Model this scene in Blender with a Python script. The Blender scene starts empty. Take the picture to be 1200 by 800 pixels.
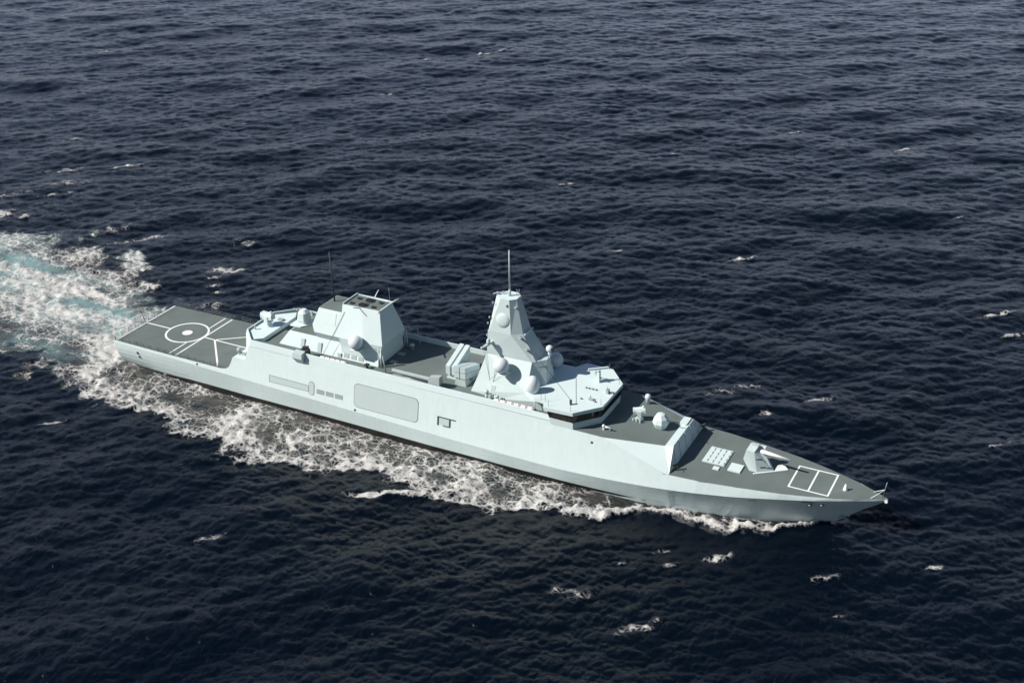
import bpy, math, random
import numpy as np

# ------------------------------------------------------------------ camera, sky, sun, exposure
SC = bpy.context.scene
COL = SC.collection
R = math.radians
cam_d = bpy.data.cameras.new('camera')
cam = bpy.data.objects.new('camera', cam_d)
COL.objects.link(cam)
CAM_F, CAM_X, CAM_Y, CAM_Z, CAM_YAW, CAM_PITCH, CAM_ROLL = (1474.4826, 193.1310, -188.2787, 131.0305, 2.0558666, 0.4714243, -0.0174959)
cam_d.sensor_fit = 'HORIZONTAL'
cam_d.sensor_width = 36.0
cam_d.lens = 36.0 * CAM_F / 1200.0
cam_d.clip_start = 1.0
cam_d.clip_end = 40000.0
from mathutils import Matrix, Vector
_f = Vector((math.cos(CAM_YAW) * math.cos(CAM_PITCH), math.sin(CAM_YAW) * math.cos(CAM_PITCH), -math.sin(CAM_PITCH)))
_r = Vector((math.sin(CAM_YAW), -math.cos(CAM_YAW), 0.0))
_u = _r.cross(_f)
_c, _s = math.cos(CAM_ROLL), math.sin(CAM_ROLL)
_r2, _u2 = _c * _r + _s * _u, -_s * _r + _c * _u
cam.matrix_world = Matrix(((_r2.x, _u2.x, -_f.x, CAM_X), (_r2.y, _u2.y, -_f.y, CAM_Y), (_r2.z, _u2.z, -_f.z, CAM_Z), (0, 0, 0, 1)))
SC.camera = cam

SUN_AZ = R(219.0)          # direction towards the sun, measured from +x (the bow) towards +y (port)
SUN_EL = R(41.0)
world = bpy.data.worlds.new('World')
SC.world = world
world.use_nodes = True
wn = world.node_tree
sky = wn.nodes.new('ShaderNodeTexSky')
sky.sky_type = 'NISHITA'
sky.sun_disc = False
sky.sun_elevation = SUN_EL
sky.sun_rotation = R(90.0) - SUN_AZ
sky.air_density = 1.0
sky.dust_density = 0.3
sky.ozone_density = 1.0
bg = wn.nodes['Background']
bg.inputs['Strength'].default_value = 0.05
# added glow low in the unseen sky, to brighten far water; fades upwards, sideways
GLOW_AZ = R(122.0)
_tc = wn.nodes.new('ShaderNodeTexCoord')
_sep = wn.nodes.new('ShaderNodeSeparateXYZ'); wn.links.new(_tc.outputs['Generated'], _sep.inputs[0])
_dot = wn.nodes.new('ShaderNodeVectorMath'); _dot.operation = 'DOT_PRODUCT'
_dot.inputs[1].default_value = (math.cos(GLOW_AZ), math.sin(GLOW_AZ), 0.0)
wn.links.new(_tc.outputs['Generated'], _dot.inputs[0])
_az = wn.nodes.new('ShaderNodeMapRange'); _az.interpolation_type = 'SMOOTHSTEP'
_az.inputs['From Min'].default_value = 0.15; _az.inputs['From Max'].default_value = 0.8
wn.links.new(_dot.outputs['Value'], _az.inputs['Value'])
_el = wn.nodes.new('ShaderNodeMapRange'); _el.interpolation_type = 'SMOOTHSTEP'
_el.inputs['From Min'].default_value = 0.60; _el.inputs['From Max'].default_value = 0.08
wn.links.new(_sep.outputs['Z'], _el.inputs['Value'])
_mul = wn.nodes.new('ShaderNodeMath'); _mul.operation = 'MULTIPLY'
wn.links.new(_az.outputs[0], _mul.inputs[0]); wn.links.new(_el.outputs[0], _mul.inputs[1])
_add = wn.nodes.new('ShaderNodeMix'); _add.data_type = 'RGBA'; _add.blend_type = 'ADD'
_add.inputs['B'].default_value = (6.2, 6.75, 9.4, 1)
wn.links.new(_mul.outputs[0], _add.inputs['Factor']); wn.links.new(sky.outputs['Color'], _add.inputs['A'])
wn.links.new(_add.outputs['Result'], bg.inputs['Color'])

sun_d = bpy.data.lights.new('sun', 'SUN')
sun_d.energy = 5.0
sun_d.angle = R(0.5)
sun_d.color = (1.0, 0.94, 0.85)
sun = bpy.data.objects.new('sun', sun_d)
COL.objects.link(sun)
sdir = Vector((math.cos(SUN_AZ) * math.cos(SUN_EL), math.sin(SUN_AZ) * math.cos(SUN_EL), math.sin(SUN_EL)))
sun.rotation_euler = sdir.to_track_quat('Z', 'Y').to_euler()
sun.location = (60, -120, 180)

vs = SC.view_settings
vs.view_transform = 'Standard'
vs.look = 'None'
vs.exposure = 0.30
vs.gamma = 1.0
vs.use_curve_mapping = False

# ------------------------------------------------------------------ materials
def new_mat(name):
    m = bpy.data.materials.new(name)
    m.use_nodes = True
    nt = m.node_tree
    return m, nt, nt.nodes['Principled BSDF']

def paint(name, col, rough=0.5, var=0.06, scale=0.35, streak=0.0, metallic=0.0, plates=0.0):
    """painted steel: base colour broken up by large soft blotches, fine grain and rain streaks"""
    m, nt, b = new_mat(name)
    N, L = nt.nodes, nt.links
    b.inputs['Roughness'].default_value = rough
    b.inputs['Metallic'].default_value = metallic
    tc = N.new('ShaderNodeTexCoord')
    n1 = N.new('ShaderNodeTexNoise'); n1.inputs['Scale'].default_value = scale; n1.inputs['Detail'].default_value = 6.0; n1.inputs['Roughness'].default_value = 0.6
    L.new(tc.outputs['Object'], n1.inputs['Vector'])
    mp = N.new('ShaderNodeMapping'); mp.inputs['Scale'].default_value = (1.6, 1.6, 0.12)
    L.new(tc.outputs['Object'], mp.inputs['Vector'])
    n2 = N.new('ShaderNodeTexNoise'); n2.inputs['Scale'].default_value = 1.0; n2.inputs['Detail'].default_value = 4.0
    L.new(mp.outputs['Vector'], n2.inputs['Vector'])
    mixn = N.new('ShaderNodeMix'); mixn.data_type = 'FLOAT'; mixn.inputs['Factor'].default_value = streak
    L.new(n1.outputs['Fac'], mixn.inputs['A']); L.new(n2.outputs['Fac'], mixn.inputs['B'])
    fac = mixn.outputs['Result']
    ramp = N.new('ShaderNodeValToRGB')
    e = ramp.color_ramp.elements
    e[0].position = 0.28; e[1].position = 0.72
    e[0].color = (*[c * (1 - var * 1.4) for c in col], 1)
    e[1].color = (*[min(1, c * (1 + var)) for c in col], 1)
    L.new(fac, ramp.inputs['Fac'])
    out = ramp.outputs['Color']
    if plates > 0:
        # faint welded plate seams along x and z
        sep = N.new('ShaderNodeSeparateXYZ'); L.new(tc.outputs['Object'], sep.inputs[0])
        cmb = N.new('ShaderNodeCombineXYZ'); L.new(sep.outputs['X'], cmb.inputs['X']); L.new(sep.outputs['Z'], cmb.inputs['Y'])
        br = N.new('ShaderNodeTexBrick'); br.inputs['Scale'].default_value = 1.0
        br.inputs['Mortar Size'].default_value = 0.035; br.inputs['Brick Width'].default_value = 6.0; br.inputs['Row Height'].default_value = 2.1
        br.inputs['Mortar Smooth'].default_value = 0.6
        br.inputs['Color1'].default_value = (1, 1, 1, 1); br.inputs['Color2'].default_value = (0.985, 0.985, 0.985, 1)
        br.inputs['Mortar'].default_value = (1 - plates, 1 - plates, 1 - plates, 1)
        L.new(cmb.outputs[0], br.inputs['Vector'])
        mul = N.new('ShaderNodeMix'); mul.data_type = 'RGBA'; mul.blend_type = 'MULTIPLY'; mul.inputs['Factor'].default_value = 1.0
        L.new(out, mul.inputs['A']); L.new(br.outputs['Color'], mul.inputs['B'])
        out = mul.outputs['Result']
    L.new(out, b.inputs['Base Color'])
    if plates > 0:   # plating slightly dished between its frames
        n3 = N.new('ShaderNodeTexNoise'); n3.inputs['Scale'].default_value = 0.45; n3.inputs['Detail'].default_value = 2.0
        L.new(tc.outputs['Object'], n3.inputs['Vector'])
        bmp = N.new('ShaderNodeBump'); bmp.inputs['Strength'].default_value = 0.35; bmp.inputs['Distance'].default_value = 0.12
        L.new(n3.outputs['Fac'], bmp.inputs['Height']); L.new(bmp.outputs[0], b.inputs['Normal'])
    return m

HULLC = (0.582, 0.692, 0.708)
M = {
    'hull': paint('hull_paint', HULLC, 0.55, 0.045, 0.08, 0.55, plates=0.06),
    'upper': paint('superstructure_paint', HULLC, 0.55, 0.025, 0.2, 0.3),
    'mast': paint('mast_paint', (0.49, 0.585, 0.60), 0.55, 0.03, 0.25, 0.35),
    'grey': paint('pale_grey_panel', (0.44, 0.525, 0.535), 0.55, 0.03, 0.3, 0.4),
    'midgrey': paint('mid_grey_paint', (0.33, 0.37, 0.39), 0.5, 0.05, 0.6, 0.3),
    'deck': paint('deck_non_slip', (0.117, 0.148, 0.146), 0.85, 0.13, 0.16, 0.0),
    'deckg': paint('deck_painted_pale', HULLC, 0.7, 0.03, 0.3, 0.0),
    'white': paint('white_marking', (0.78, 0.80, 0.79), 0.7, 0.05, 0.8),
    'radome': paint('radome_white', (0.60, 0.67, 0.71), 0.4, 0.015, 0.8),
    'dark': paint('dark_fitting', (0.035, 0.038, 0.042), 0.6, 0.1, 1.0),
    'black': paint('boot_topping_black', (0.008, 0.008, 0.009), 0.5, 0.15, 0.5),
    'seam': paint('seam_grey', (0.12, 0.14, 0.145), 0.7, 0.05, 0.8),
    'steel': paint('bare_steel', (0.30, 0.32, 0.33), 0.4, 0.06, 1.0, metallic=0.3),
    'red': paint('signal_red', (0.5, 0.05, 0.04), 0.5, 0.05, 1.0),
    'soot': paint('uptake_black', (0.006, 0.006, 0.006), 0.9, 0.1, 1.0),
}
m, nt, b = new_mat('bridge_glass')
b.inputs['Base Color'].default_value = (0.012, 0.012, 0.011, 1)
b.inputs['Roughness'].default_value = 0.08
M['glass'] = m

# ------------------------------------------------------------------ mesh helper
class MB:
    def __init__(s): s.v = []; s.f = []; s.smooth = []
    def add(s, vs_, fs_, sm=False):
        o = len(s.v); s.v += [tuple(map(float, p)) for p in vs_]
        s.f += [tuple(o + i for i in f) for f in fs_]; s.smooth += [sm] * len(fs_)
        return s
    def loft(s, rings, cap0=True, cap1=True, closed=True, sm=False):
        n = len(rings[0]); vs_ = [p for r in rings for p in r]; fs_ = []
        for i in range(len(rings) - 1):
            for j in range(n if closed else n - 1):
                k = (j + 1) % n
                fs_.append((i * n + j, i * n + k, (i + 1) * n + k, (i + 1) * n + j))
        s.add(vs_, fs_, sm)
        if cap0: s.add(rings[0], [tuple(range(n))[::-1]])
        if cap1: s.add(rings[-1], [tuple(range(n))])
        return s
    def prism(s, pts, z0, z1): return s.loft([[(x, y, z0) for x, y in pts], [(x, y, z1) for x, y in pts]])
    def slab(s, pts, t=0.1):   # pts 3d on top, extruded down
        return s.loft([[(x, y, z - t) for x, y, z in pts], list(pts)])
    def box(s, c, d, rz=0.0, ry=0.0, rx=0.0):
        rot = Matrix.Rotation(rz, 3, 'Z') @ Matrix.Rotation(ry, 3, 'Y') @ Matrix.Rotation(rx, 3, 'X')
        q = [(-1, -1), (1, -1), (1, 1), (-1, 1)]
        rr = []
        for z in (-1, 1):
            rr.append([tuple(Vector(c) + rot @ Vector((a * d[0] / 2, b_ * d[1] / 2, z * d[2] / 2))) for a, b_ in q])
        return s.loft(rr)
    def tube(s, p0, p1, r0, r1=None, n=10, sm=True):
        r1 = r0 if r1 is None else r1
        p0, p1 = Vector(p0), Vector(p1); d = (p1 - p0).normalized()
        a = d.orthogonal().normalized(); b_ = d.cross(a)
        ring = lambda p, r: [tuple(p + r * (math.cos(t) * a + math.sin(t) * b_)) for t in [2 * math.pi * i / n for i in range(n)]]
        return s.loft([ring(p0, r0), ring(p1, r1)], sm=sm)
    def lathe(s, c, prof, n=28, sm=True, ax='z'):
        rr = []
        for r, h in prof:
            ring = []
            for i in range(n):
                t = 2 * math.pi * i / n; a, b_ = r * math.cos(t), r * math.sin(t)
                ring.append((c[0] + a, c[1] + b_, c[2] + h) if ax == 'z' else (c[0] + h, c[1] + a, c[2] + b_) if ax == 'x' else (c[0] + b_, c[1] + h, c[2] + a))
            rr.append(ring)
        return s.loft(rr, sm=sm)
    def sphere(s, c, r, n=28, k=16, sz=1.0):
        return s.lathe(c, [(max(1e-3, r * math.sin(math.pi * i / k)), -sz * r * math.cos(math.pi * i / k)) for i in range(k + 1)], n)

WORLD_LOC = {}
def level(o):
    n = 0
    while o.parent is not None: o = o.parent; n += 1
    return n
def link(name, mb, mat, parent=None, label=None):
    while parent is not None and level(parent) > 1: parent = parent.parent      # thing > part > sub-part, no deeper
    xs = np.array(mb.v); lo, hi = xs.min(0), xs.max(0)
    org = Vector(((lo[0] + hi[0]) / 2, (lo[1] + hi[1]) / 2, lo[2]))
    me = bpy.data.meshes.new(name)
    me.from_pydata([(p[0] - org.x, p[1] - org.y, p[2] - org.z) for p in mb.v], [], mb.f)
    me.polygons.foreach_set('use_smooth', mb.smooth)
    me.materials.append(M[mat]); me.update()
    import bmesh
    bm = bmesh.new(); bm.from_mesh(me)
    bmesh.ops.remove_doubles(bm, verts=bm.verts, dist=1e-4)
    bmesh.ops.recalc_face_normals(bm, faces=bm.faces); bm.to_mesh(me); bm.free()
    o = bpy.data.objects.new(name, me); COL.objects.link(o)
    if parent is not None:
        o.parent = parent; o.location = org - WORLD_LOC[parent.name]
    else: o.location = org
    WORLD_LOC[o.name] = org
    if label: o['label'] = label
    return o

def copy_part(o, delta, flip=False, rz=None):
    """copy a part with its sub-parts, moved by delta"""
    c = o.copy(); COL.objects.link(c)
    c.location = o.location + Vector(delta)
    if rz is not None: c.rotation_euler[2] = rz
    WORLD_LOC[c.name] = WORLD_LOC[o.name] + Vector(delta)
    for ch in o.children:
        d = ch.copy(); COL.objects.link(d); d.parent = c
    return c

# ------------------------------------------------------------------ the sea
def fft_noise(n, length, fn, seed):
    """periodic complex wave field on an n x n tile of side length; fn(kx, ky, k) = amplitude"""
    rng = np.random.default_rng(seed)
    k1 = 2 * np.pi * np.fft.fftfreq(n, length / n)
    kx, ky = np.meshgrid(k1, k1, indexing='ij'); k = np.sqrt(kx * kx + ky * ky); k[0, 0] = 1e-6
    A = fn(kx, ky, k) * (rng.normal(size=(n, n)) + 1j * rng.normal(size=(n, n)))
    A[0, 0] = 0
    h = np.fft.ifft2(A).real
    dx = np.fft.ifft2(-1j * kx / k * A).real; dy = np.fft.ifft2(-1j * ky / k * A).real
    s = h.std()
    return h / s, dx / s, dy / s
WIND = R(128.0)           # the way the waves run
def spectrum(lmin, lmax, spread, power=2.0):
    kmin, kmax = 2 * np.pi / lmax, 2 * np.pi / lmin
    def fn(kx, ky, k):
        c = (kx * math.cos(WIND) + ky * math.sin(WIND)) / k
        a = np.where(np.abs(c) > 0, np.abs(c) ** spread, 0) * np.where(c < 0, 0.35, 1.0) + 0.05
        return k ** (-power) * a * np.exp(-(kmin / k) ** 4) * np.exp(-(k / kmax) ** 2)
    return fn
def sample(tile, length, X, Y, rot=0.0):
    n = tile.shape[0]
    u = (X * math.cos(rot) + Y * math.sin(rot)) / length * n; v = (-X * math.sin(rot) + Y * math.cos(rot)) / length * n
    i0 = np.floor(u).astype(int); j0 = np.floor(v).astype(int); fu, fv = u - i0, v - j0
    i0 %= n; j0 %= n; i1 = (i0 + 1) % n; j1 = (j0 + 1) % n
    return tile[i0, j0] * (1 - fu) * (1 - fv) + tile[i1, j0] * fu * (1 - fv) + tile[i0, j1] * (1 - fu) * fv + tile[i1, j1] * fu * fv

def smooth(a, b, x):
    t = np.clip((x - a) / (b - a), 0, 1); return t * t * (3 - 2 * t)
WLX = [(-300, 0), (-12, 3), (-1, 7.2), (13.5, 8.26), (35, 9.05), (59, 9.25), (80, 9.5), (94.7, 9.37), (109, 8.97), (124, 7.9), (132, 7.0), (139.6, 5.8), (146.8, 3.64), (152, 1.75), (156.2, 0.0), (400, 0)]
OUT = [(-300, 30), (-110, 22), (-60, 16), (-29, 16.5), (-22.3, 18.0), (-8.7, 21.0), (3, 22.8), (15.5, 23.4), (25.5, 24.4), (35, 25.2), (43.8, 27.6), (50.5, 28.0), (56.9, 26.0), (65.4, 24.1), (72, 22.3), (79.5, 21.8), (87.5, 22.6), (94.8, 22.8), (102.9, 21.3), (110, 18.5), (115.4, 18.6), (119.9, 17.6), (123.3, 14.2), (126.9, 11.6), (131.4, 10.9), (137.3, 12.4), (141.5, 11.2), (148.1, 7.7), (153.7, 3.6), (156.4, 0.4), (157.5, 0), (400, 0)]
UPP = [(-300, 75), (-120, 55), (-81, 44), (-72, 43), (-50, 42), (-34.7, 36), (-22, 28.5), (-9, 19.5), (0, 13.5), (20, 11.5), (150, 4), (156, 0), (400, 0)]
ipa = lambda x, a: np.interp(x, [p[0] for p in a], [p[1] for p in a])
CAPS = [(-94.2, 95.5, 6, 2.2, .8), (-110.0, 85.5, 8, 3.5, .55), (-109.2, 60.2, 9, 5, .5), (-95.4, 67.4, 7, 2.6, .55), (-48.5, 49.1, 10, 3.6, .6), (-60, 52, 9, 5, .45), (-10.0, 43.5, 3.5, 2.2, .95), (-13.5, 42, 5, 4, .55), (-12, 38, 2.2, 1.2, .8), (-9, 34, 2, 1.6, .7), (-5.5, 31.5, 1.8, 1.4, .7),
        (-64.0, 200.1, 4, 2, .75), (-58.0, 269.8, 5, 2, .8), (-52, 278, 8, 2, .5), (-206.2, 204.5, 5, 2, .7), (105.6, 108.0, 5, 2.0, .75), (143.6, 42.4, 3.5, 2.0, .75), (169.7, 100.0, 6, 1.4, .75), (175.8, -4.6, 2.0, 1.4, .8), (142.3, -18.4, 3.0, 1.8, .75), (136.7, -40.9, 4.5, 2.5, .5), (164.8, -23.6, 1.5, 1.0, .7),
        (87.7, 217.6, 3, 1.6, .7), (124.9, 214.8, 4, 1.8, .75), (175.4, 92.8, 4, 1.4, .7), (124.1, 37.0, 4, 3, .5), (134.8, 32.3, 2.6, 2.2, .65), (-89.0, 147.7, 3, 1.5, .65), (73.8, 97.4, 3, 1.5, .6), (-75.2, 250.0, 3, 1.5, .7), (128.9, -25.7, 2, 1, .6), (135.7, -23.4, 2, 1, .6), (122.3, -37.2, 3, 2, .5), (4.5, -34.5, 3, 0.9, .65), (31.1, -26.5, 2.4, 1.2, .6), (62.9, -29.1, 2.5, 1, .5), (133, -20, 2, 1.3, .5),
        (80.5, -26.6, 6.5, 1.3, 1.25), (86.6, -23.6, 2.6, 1.2, 1.25), (-130, 110, 7, 2, .5), (126, -36, 4, 3, .46), (160, -15, 3, 2.4, .44), (-100, 75, 8, 6, .48), (128, 42, 4, 3, .46), (60, -52, 4, 2, .42), (-20, 60, 5, 4, .44), (-2, 24, 4, 4, .48), (60, 180, 3, 1, .6), (40, 140, 3, 1.2, .6), (150, 160, 3, 1.2, .6), (20, 250, 4, 1.2, .6), (180, 40, 3, 1, .6), (-30, 90, 3, 1, .6)]

def sea_fields(X, Y, rdist):
    h = np.zeros_like(X); cx = np.zeros_like(X); cy = np.zeros_like(X)
    for n, L_, lmin, lmax, spr, pw, amp, rot, seed, chop in (
            (256, 331.0, 7.0, 45.0, 1.3, 2.2, 0.27, 0.0, 11, 0.9),
            (512, 173.0, 1.1, 9.0, 1.1, 1.8, 0.100, 0.31, 5, 1.05),
            (512, 61.0, 0.45, 2.6, 0.8, 1.55, 0.044, -0.43, 8, 1.0)):
        # the tile is generated with the wind turned by -rot so that the waves run the same way after rotation
        global WIND
        w0 = WIND; WIND = w0 - rot
        t, tx, ty = fft_noise(n, L_, spectrum(lmin, lmax, spr, pw), seed)
        WIND = w0
        fade = 1.0 if lmax > 5 else 1 - smooth(300, 900, rdist)
        hh = sample(t, L_, X, Y, rot) * amp * fade
        ax, ay = sample(tx, L_, X, Y, rot) * amp * fade * chop, sample(ty, L_, X, Y, rot) * amp * fade * chop
        h += hh; cx += ax * math.cos(rot) - ay * math.sin(rot); cy += ax * math.sin(rot) + ay * math.cos(rot)
    return h, cx, cy

def noise2(L_, lmin, lmax, seed, X, Y, rot=0.2):
    t, _, _ = fft_noise(256, L_, lambda kx, ky, k: k ** -1.6 * np.exp(-((2 * np.pi / lmax) / k) ** 4) * np.exp(-(k / (2 * np.pi / lmin)) ** 2), seed)
    return sample(t, L_, X, Y, rot)

def wake_fields(X, Y):
    """foam density, aerated-water amount and extra height of the wake, in ship axes"""
    nb = noise2(120, 4, 30, 21, X, Y); nf = noise2(50, 1.2, 7, 22, X, Y, 0.5); nl = noise2(300, 15, 80, 23, X, Y)
    wl = ipa(X, WLX)
    out = ipa(X, OUT); upp = ipa(X, UPP)
    # starboard band beside the hull
    sy = -Y
    d = (sy - wl) / np.maximum(out - wl, 0.6) + 0.07 * nb + 0.05 * nf
    inband = (X > -2) & (X < 157) & (sy > wl - 1.5)
    nm = noise2(90, 3, 14, 27, X, Y, 0.9)
    lace = 0.35 + 0.31 * smooth(0.35, 0.88, d) + 0.075 * nb + 0.045 * nm
    bowz = smooth(104, 130, X)
    crest = np.exp(-((d - 0.80) / 0.30) ** 2)
    lace = lace * (1 - bowz) + bowz * (0.24 + 0.92 * crest + 0.10 * nf + 0.06 * nm)
    foam = np.where(inband, lace * (1 - smooth(0.84, 1.14, d)), 0.0)
    # breaking crests further out
    # astern
    t = smooth(1.5, -4, X)
    lo = -out + 2.2 * nb + 1.0 * nf; hi = upp + 3.0 * nb + 1.2 * nf
    inside = smooth(0, 3.0, Y - lo) * smooth(0, 5.0, hi - Y)
    mid = (Y + 1.5 - 0.12 * np.minimum(X, 0) * 0.6)
    core = np.exp(-((Y - (2.0 - 0.24 * X)) / (10.0 - 0.06 * X)) ** 2)
    ns = noise2(160, 4, 26, 29, X * 0.22, Y, 0.0) 
    ns2 = noise2(90, 2, 9, 30, X * 0.3 + 0.1 * Y, Y, 0.0)
    st = inside * (0.45 + 0.10 * core + 0.05 * nb + 0.05 * nl + 0.10 * ns + 0.08 * ns2 + 0.04 * nf)
    st = st + 0.25 * smooth(-16, -2, X) * inside
    st = np.where(Y > 8 - 0.33 * X, np.minimum(st, inside * (0.42 + 0.1 * nb + .05 * nf)), st)
    foam = np.where(X < 1.5, np.maximum(foam * (1 - t), st * t), foam)
    # port side, thin
    pd = (Y - wl) / 4.0
    foam = np.maximum(foam, np.where((X > -3) & (X < 152) & (Y > 0), (0.45 + 0.1 * nb) * (1 - smooth(0.2, 1.3, pd + 0.3 * nb)), 0))
    for (px, py, a, b, s) in CAPS:
        ang = WIND + math.pi / 2 + 0.15
        u = (X - px) * math.cos(ang) + (Y - py) * math.sin(ang); v = -(X - px) * math.sin(ang) + (Y - py) * math.cos(ang)
        if (px, py) in ((80.5, -26.6), (86.6, -23.6)):
            ang = 0.45; u = (X - px) * math.cos(ang) + (Y - py) * math.sin(ang); v = -(X - px) * math.sin(ang) + (Y - py) * math.cos(ang)
        if s > 1.2:
            foam = np.maximum(foam, s * np.exp(-(u / a) ** 2 - ((v - 0.5 * np.sin(u * 0.5)) / (0.5 * b)) ** 2)); continue
        foam = np.maximum(foam, s * 0.77 * np.exp(-(u / a) ** 2 - ((v + 0.12 * b * np.sin(u * 1.1)) / (0.55 * b)) ** 2) * (1 + 0.26 * nf + 0.18 * nm))
    aer = np.where(X < 2, inside * t * np.clip(0.05 + 0.95 * core + 0.15 * nb - 0.12 * ns, 0, 1.1) * smooth(-260, -80, X), 0)
    aer = np.maximum(aer, np.where(inband, 0.06 * (1 - smooth(0.7, 1.1, d)) * (1 - 0.6 * bowz), 0))
    film = np.where(inband, 0.8 * (1 - smooth(0.55, 1.02, d)) * (1 - 0.7 * bowz), 0.0)
    film = np.maximum(film, np.where(X < 1.5, inside * t * (0.55 + 0.25 * core + 0.12 * ns), 0))
    lift = np.where(inband, (1.25 * bowz + 0.25) * np.exp(-((d - 0.85) / 0.22) ** 2), 0)
    lift = lift + np.clip(foam, 0, 1) * (0.3 * nf + 0.15 * nb) * np.where(inband, smooth(0.0, 0.35, d), 1)
    lift += 0.55 * np.exp(-(((X - 82.5) * 0.9 + (Y + 25.6) * 0.43) / 7) ** 2 - (((X - 82.5) * -0.43 + (Y + 25.6) * 0.9) / 1.1) ** 2)
    return np.clip(foam, 0, 1.2), aer, lift, np.clip(film, 0, 1)

def build_sea(NR=1450, NT=1150):
    # polar grid round the point under the camera, finer close by (level of detail only)
    r = np.geomspace(50.0, 1250.0, NR)
    th = CAM_YAW + np.linspace(R(-46), R(46), NT)
    RR, TH = np.meshgrid(r, th, indexing='ij')
    X = CAM_X + RR * np.cos(TH); Y = CAM_Y + RR * np.sin(TH)
    h, cx, cy = sea_fields(X, Y, RR)
    foam, aer, lift, film = wake_fields(X, Y)
    calm = 1 - 0.45 * np.clip(foam, 0, 1)
    Xd, Yd, Zd = X + cx, Y + cy, h * calm + lift
    # no waves inside the hull: keep the surface below the freeboard
    # crests that fold over break into small whitecaps
    e = 1.0
    hx, c1, c2 = sea_fields(X + e * math.cos(WIND), Y + e * math.sin(WIND), RR)
    comp = ((c1 - cx) * math.cos(WIND) + (c2 - cy) * math.sin(WIND)) / e
    p_hi, p_lo = np.percentile(comp[::4, ::4], (0.55, 0.06))
    crest = smooth(p_hi, p_lo, comp) * smooth(0.0, 0.3, h)
    patch = smooth(-0.2, 1.0, noise2(260, 14, 80, 33, X, Y))
    foam = np.maximum(foam, 0.74 * crest * patch)
    co = np.stack([Xd, Yd, Zd], -1).reshape(-1, 3).astype(np.float32)
    idx = np.arange(NR * NT).reshape(NR, NT)
    quads = np.stack([idx[:-1, :-1], idx[1:, :-1], idx[1:, 1:], idx[:-1, 1:]], -1).reshape(-1, 4)
    fo, ae = foam.ravel(), np.stack([aer.ravel(), film.ravel()], -1)
    wk = (X > -290) & (X < 160) & (((foam > 0.12) & (Y < ipa(X, UPP) + 8) & (Y > -ipa(X, OUT) - 4)))
    wkf = wk.ravel()[quads].all(1)
    return co, quads, fo, ae, wkf

def sea_mesh(name, co, quads, fo, ae, mat, extra=None):
    used = np.unique(quads); remap = np.full(len(co), -1, dtype=np.int64); remap[used] = np.arange(len(used))
    q = remap[quads]; c = co[used]; f, a = fo[used], ae[used]
    if extra is not None:
        ec, eq = extra; q = np.concatenate([q, eq + len(c)]); c = np.concatenate([c, ec]); f = np.concatenate([f, np.zeros(len(ec))]); a = np.concatenate([a, np.zeros((len(ec), 2))])
    me = bpy.data.meshes.new(name)
    me.vertices.add(len(c)); me.vertices.foreach_set('co', c.astype(np.float32).ravel())
    me.loops.add(len(q) * 4); me.loops.foreach_set('vertex_index', q.astype(np.int32).ravel())
    me.polygons.add(len(q)); me.polygons.foreach_set('loop_start', np.arange(0, len(q) * 4, 4, dtype=np.int32))
    me.polygons.foreach_set('use_smooth', np.ones(len(q), dtype=bool))
    for nm, v in (('foam', f), ('aerated', a[:, 0]), ('film', a[:, 1])):
        at_ = me.attributes.new(nm, 'FLOAT', 'POINT'); at_.data.foreach_set('value', v.astype(np.float32))
    me.update(calc_edges=True); me.validate()
    me.materials.append(mat)
    o = bpy.data.objects.new(name, me); COL.objects.link(o)
    return o

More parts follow.
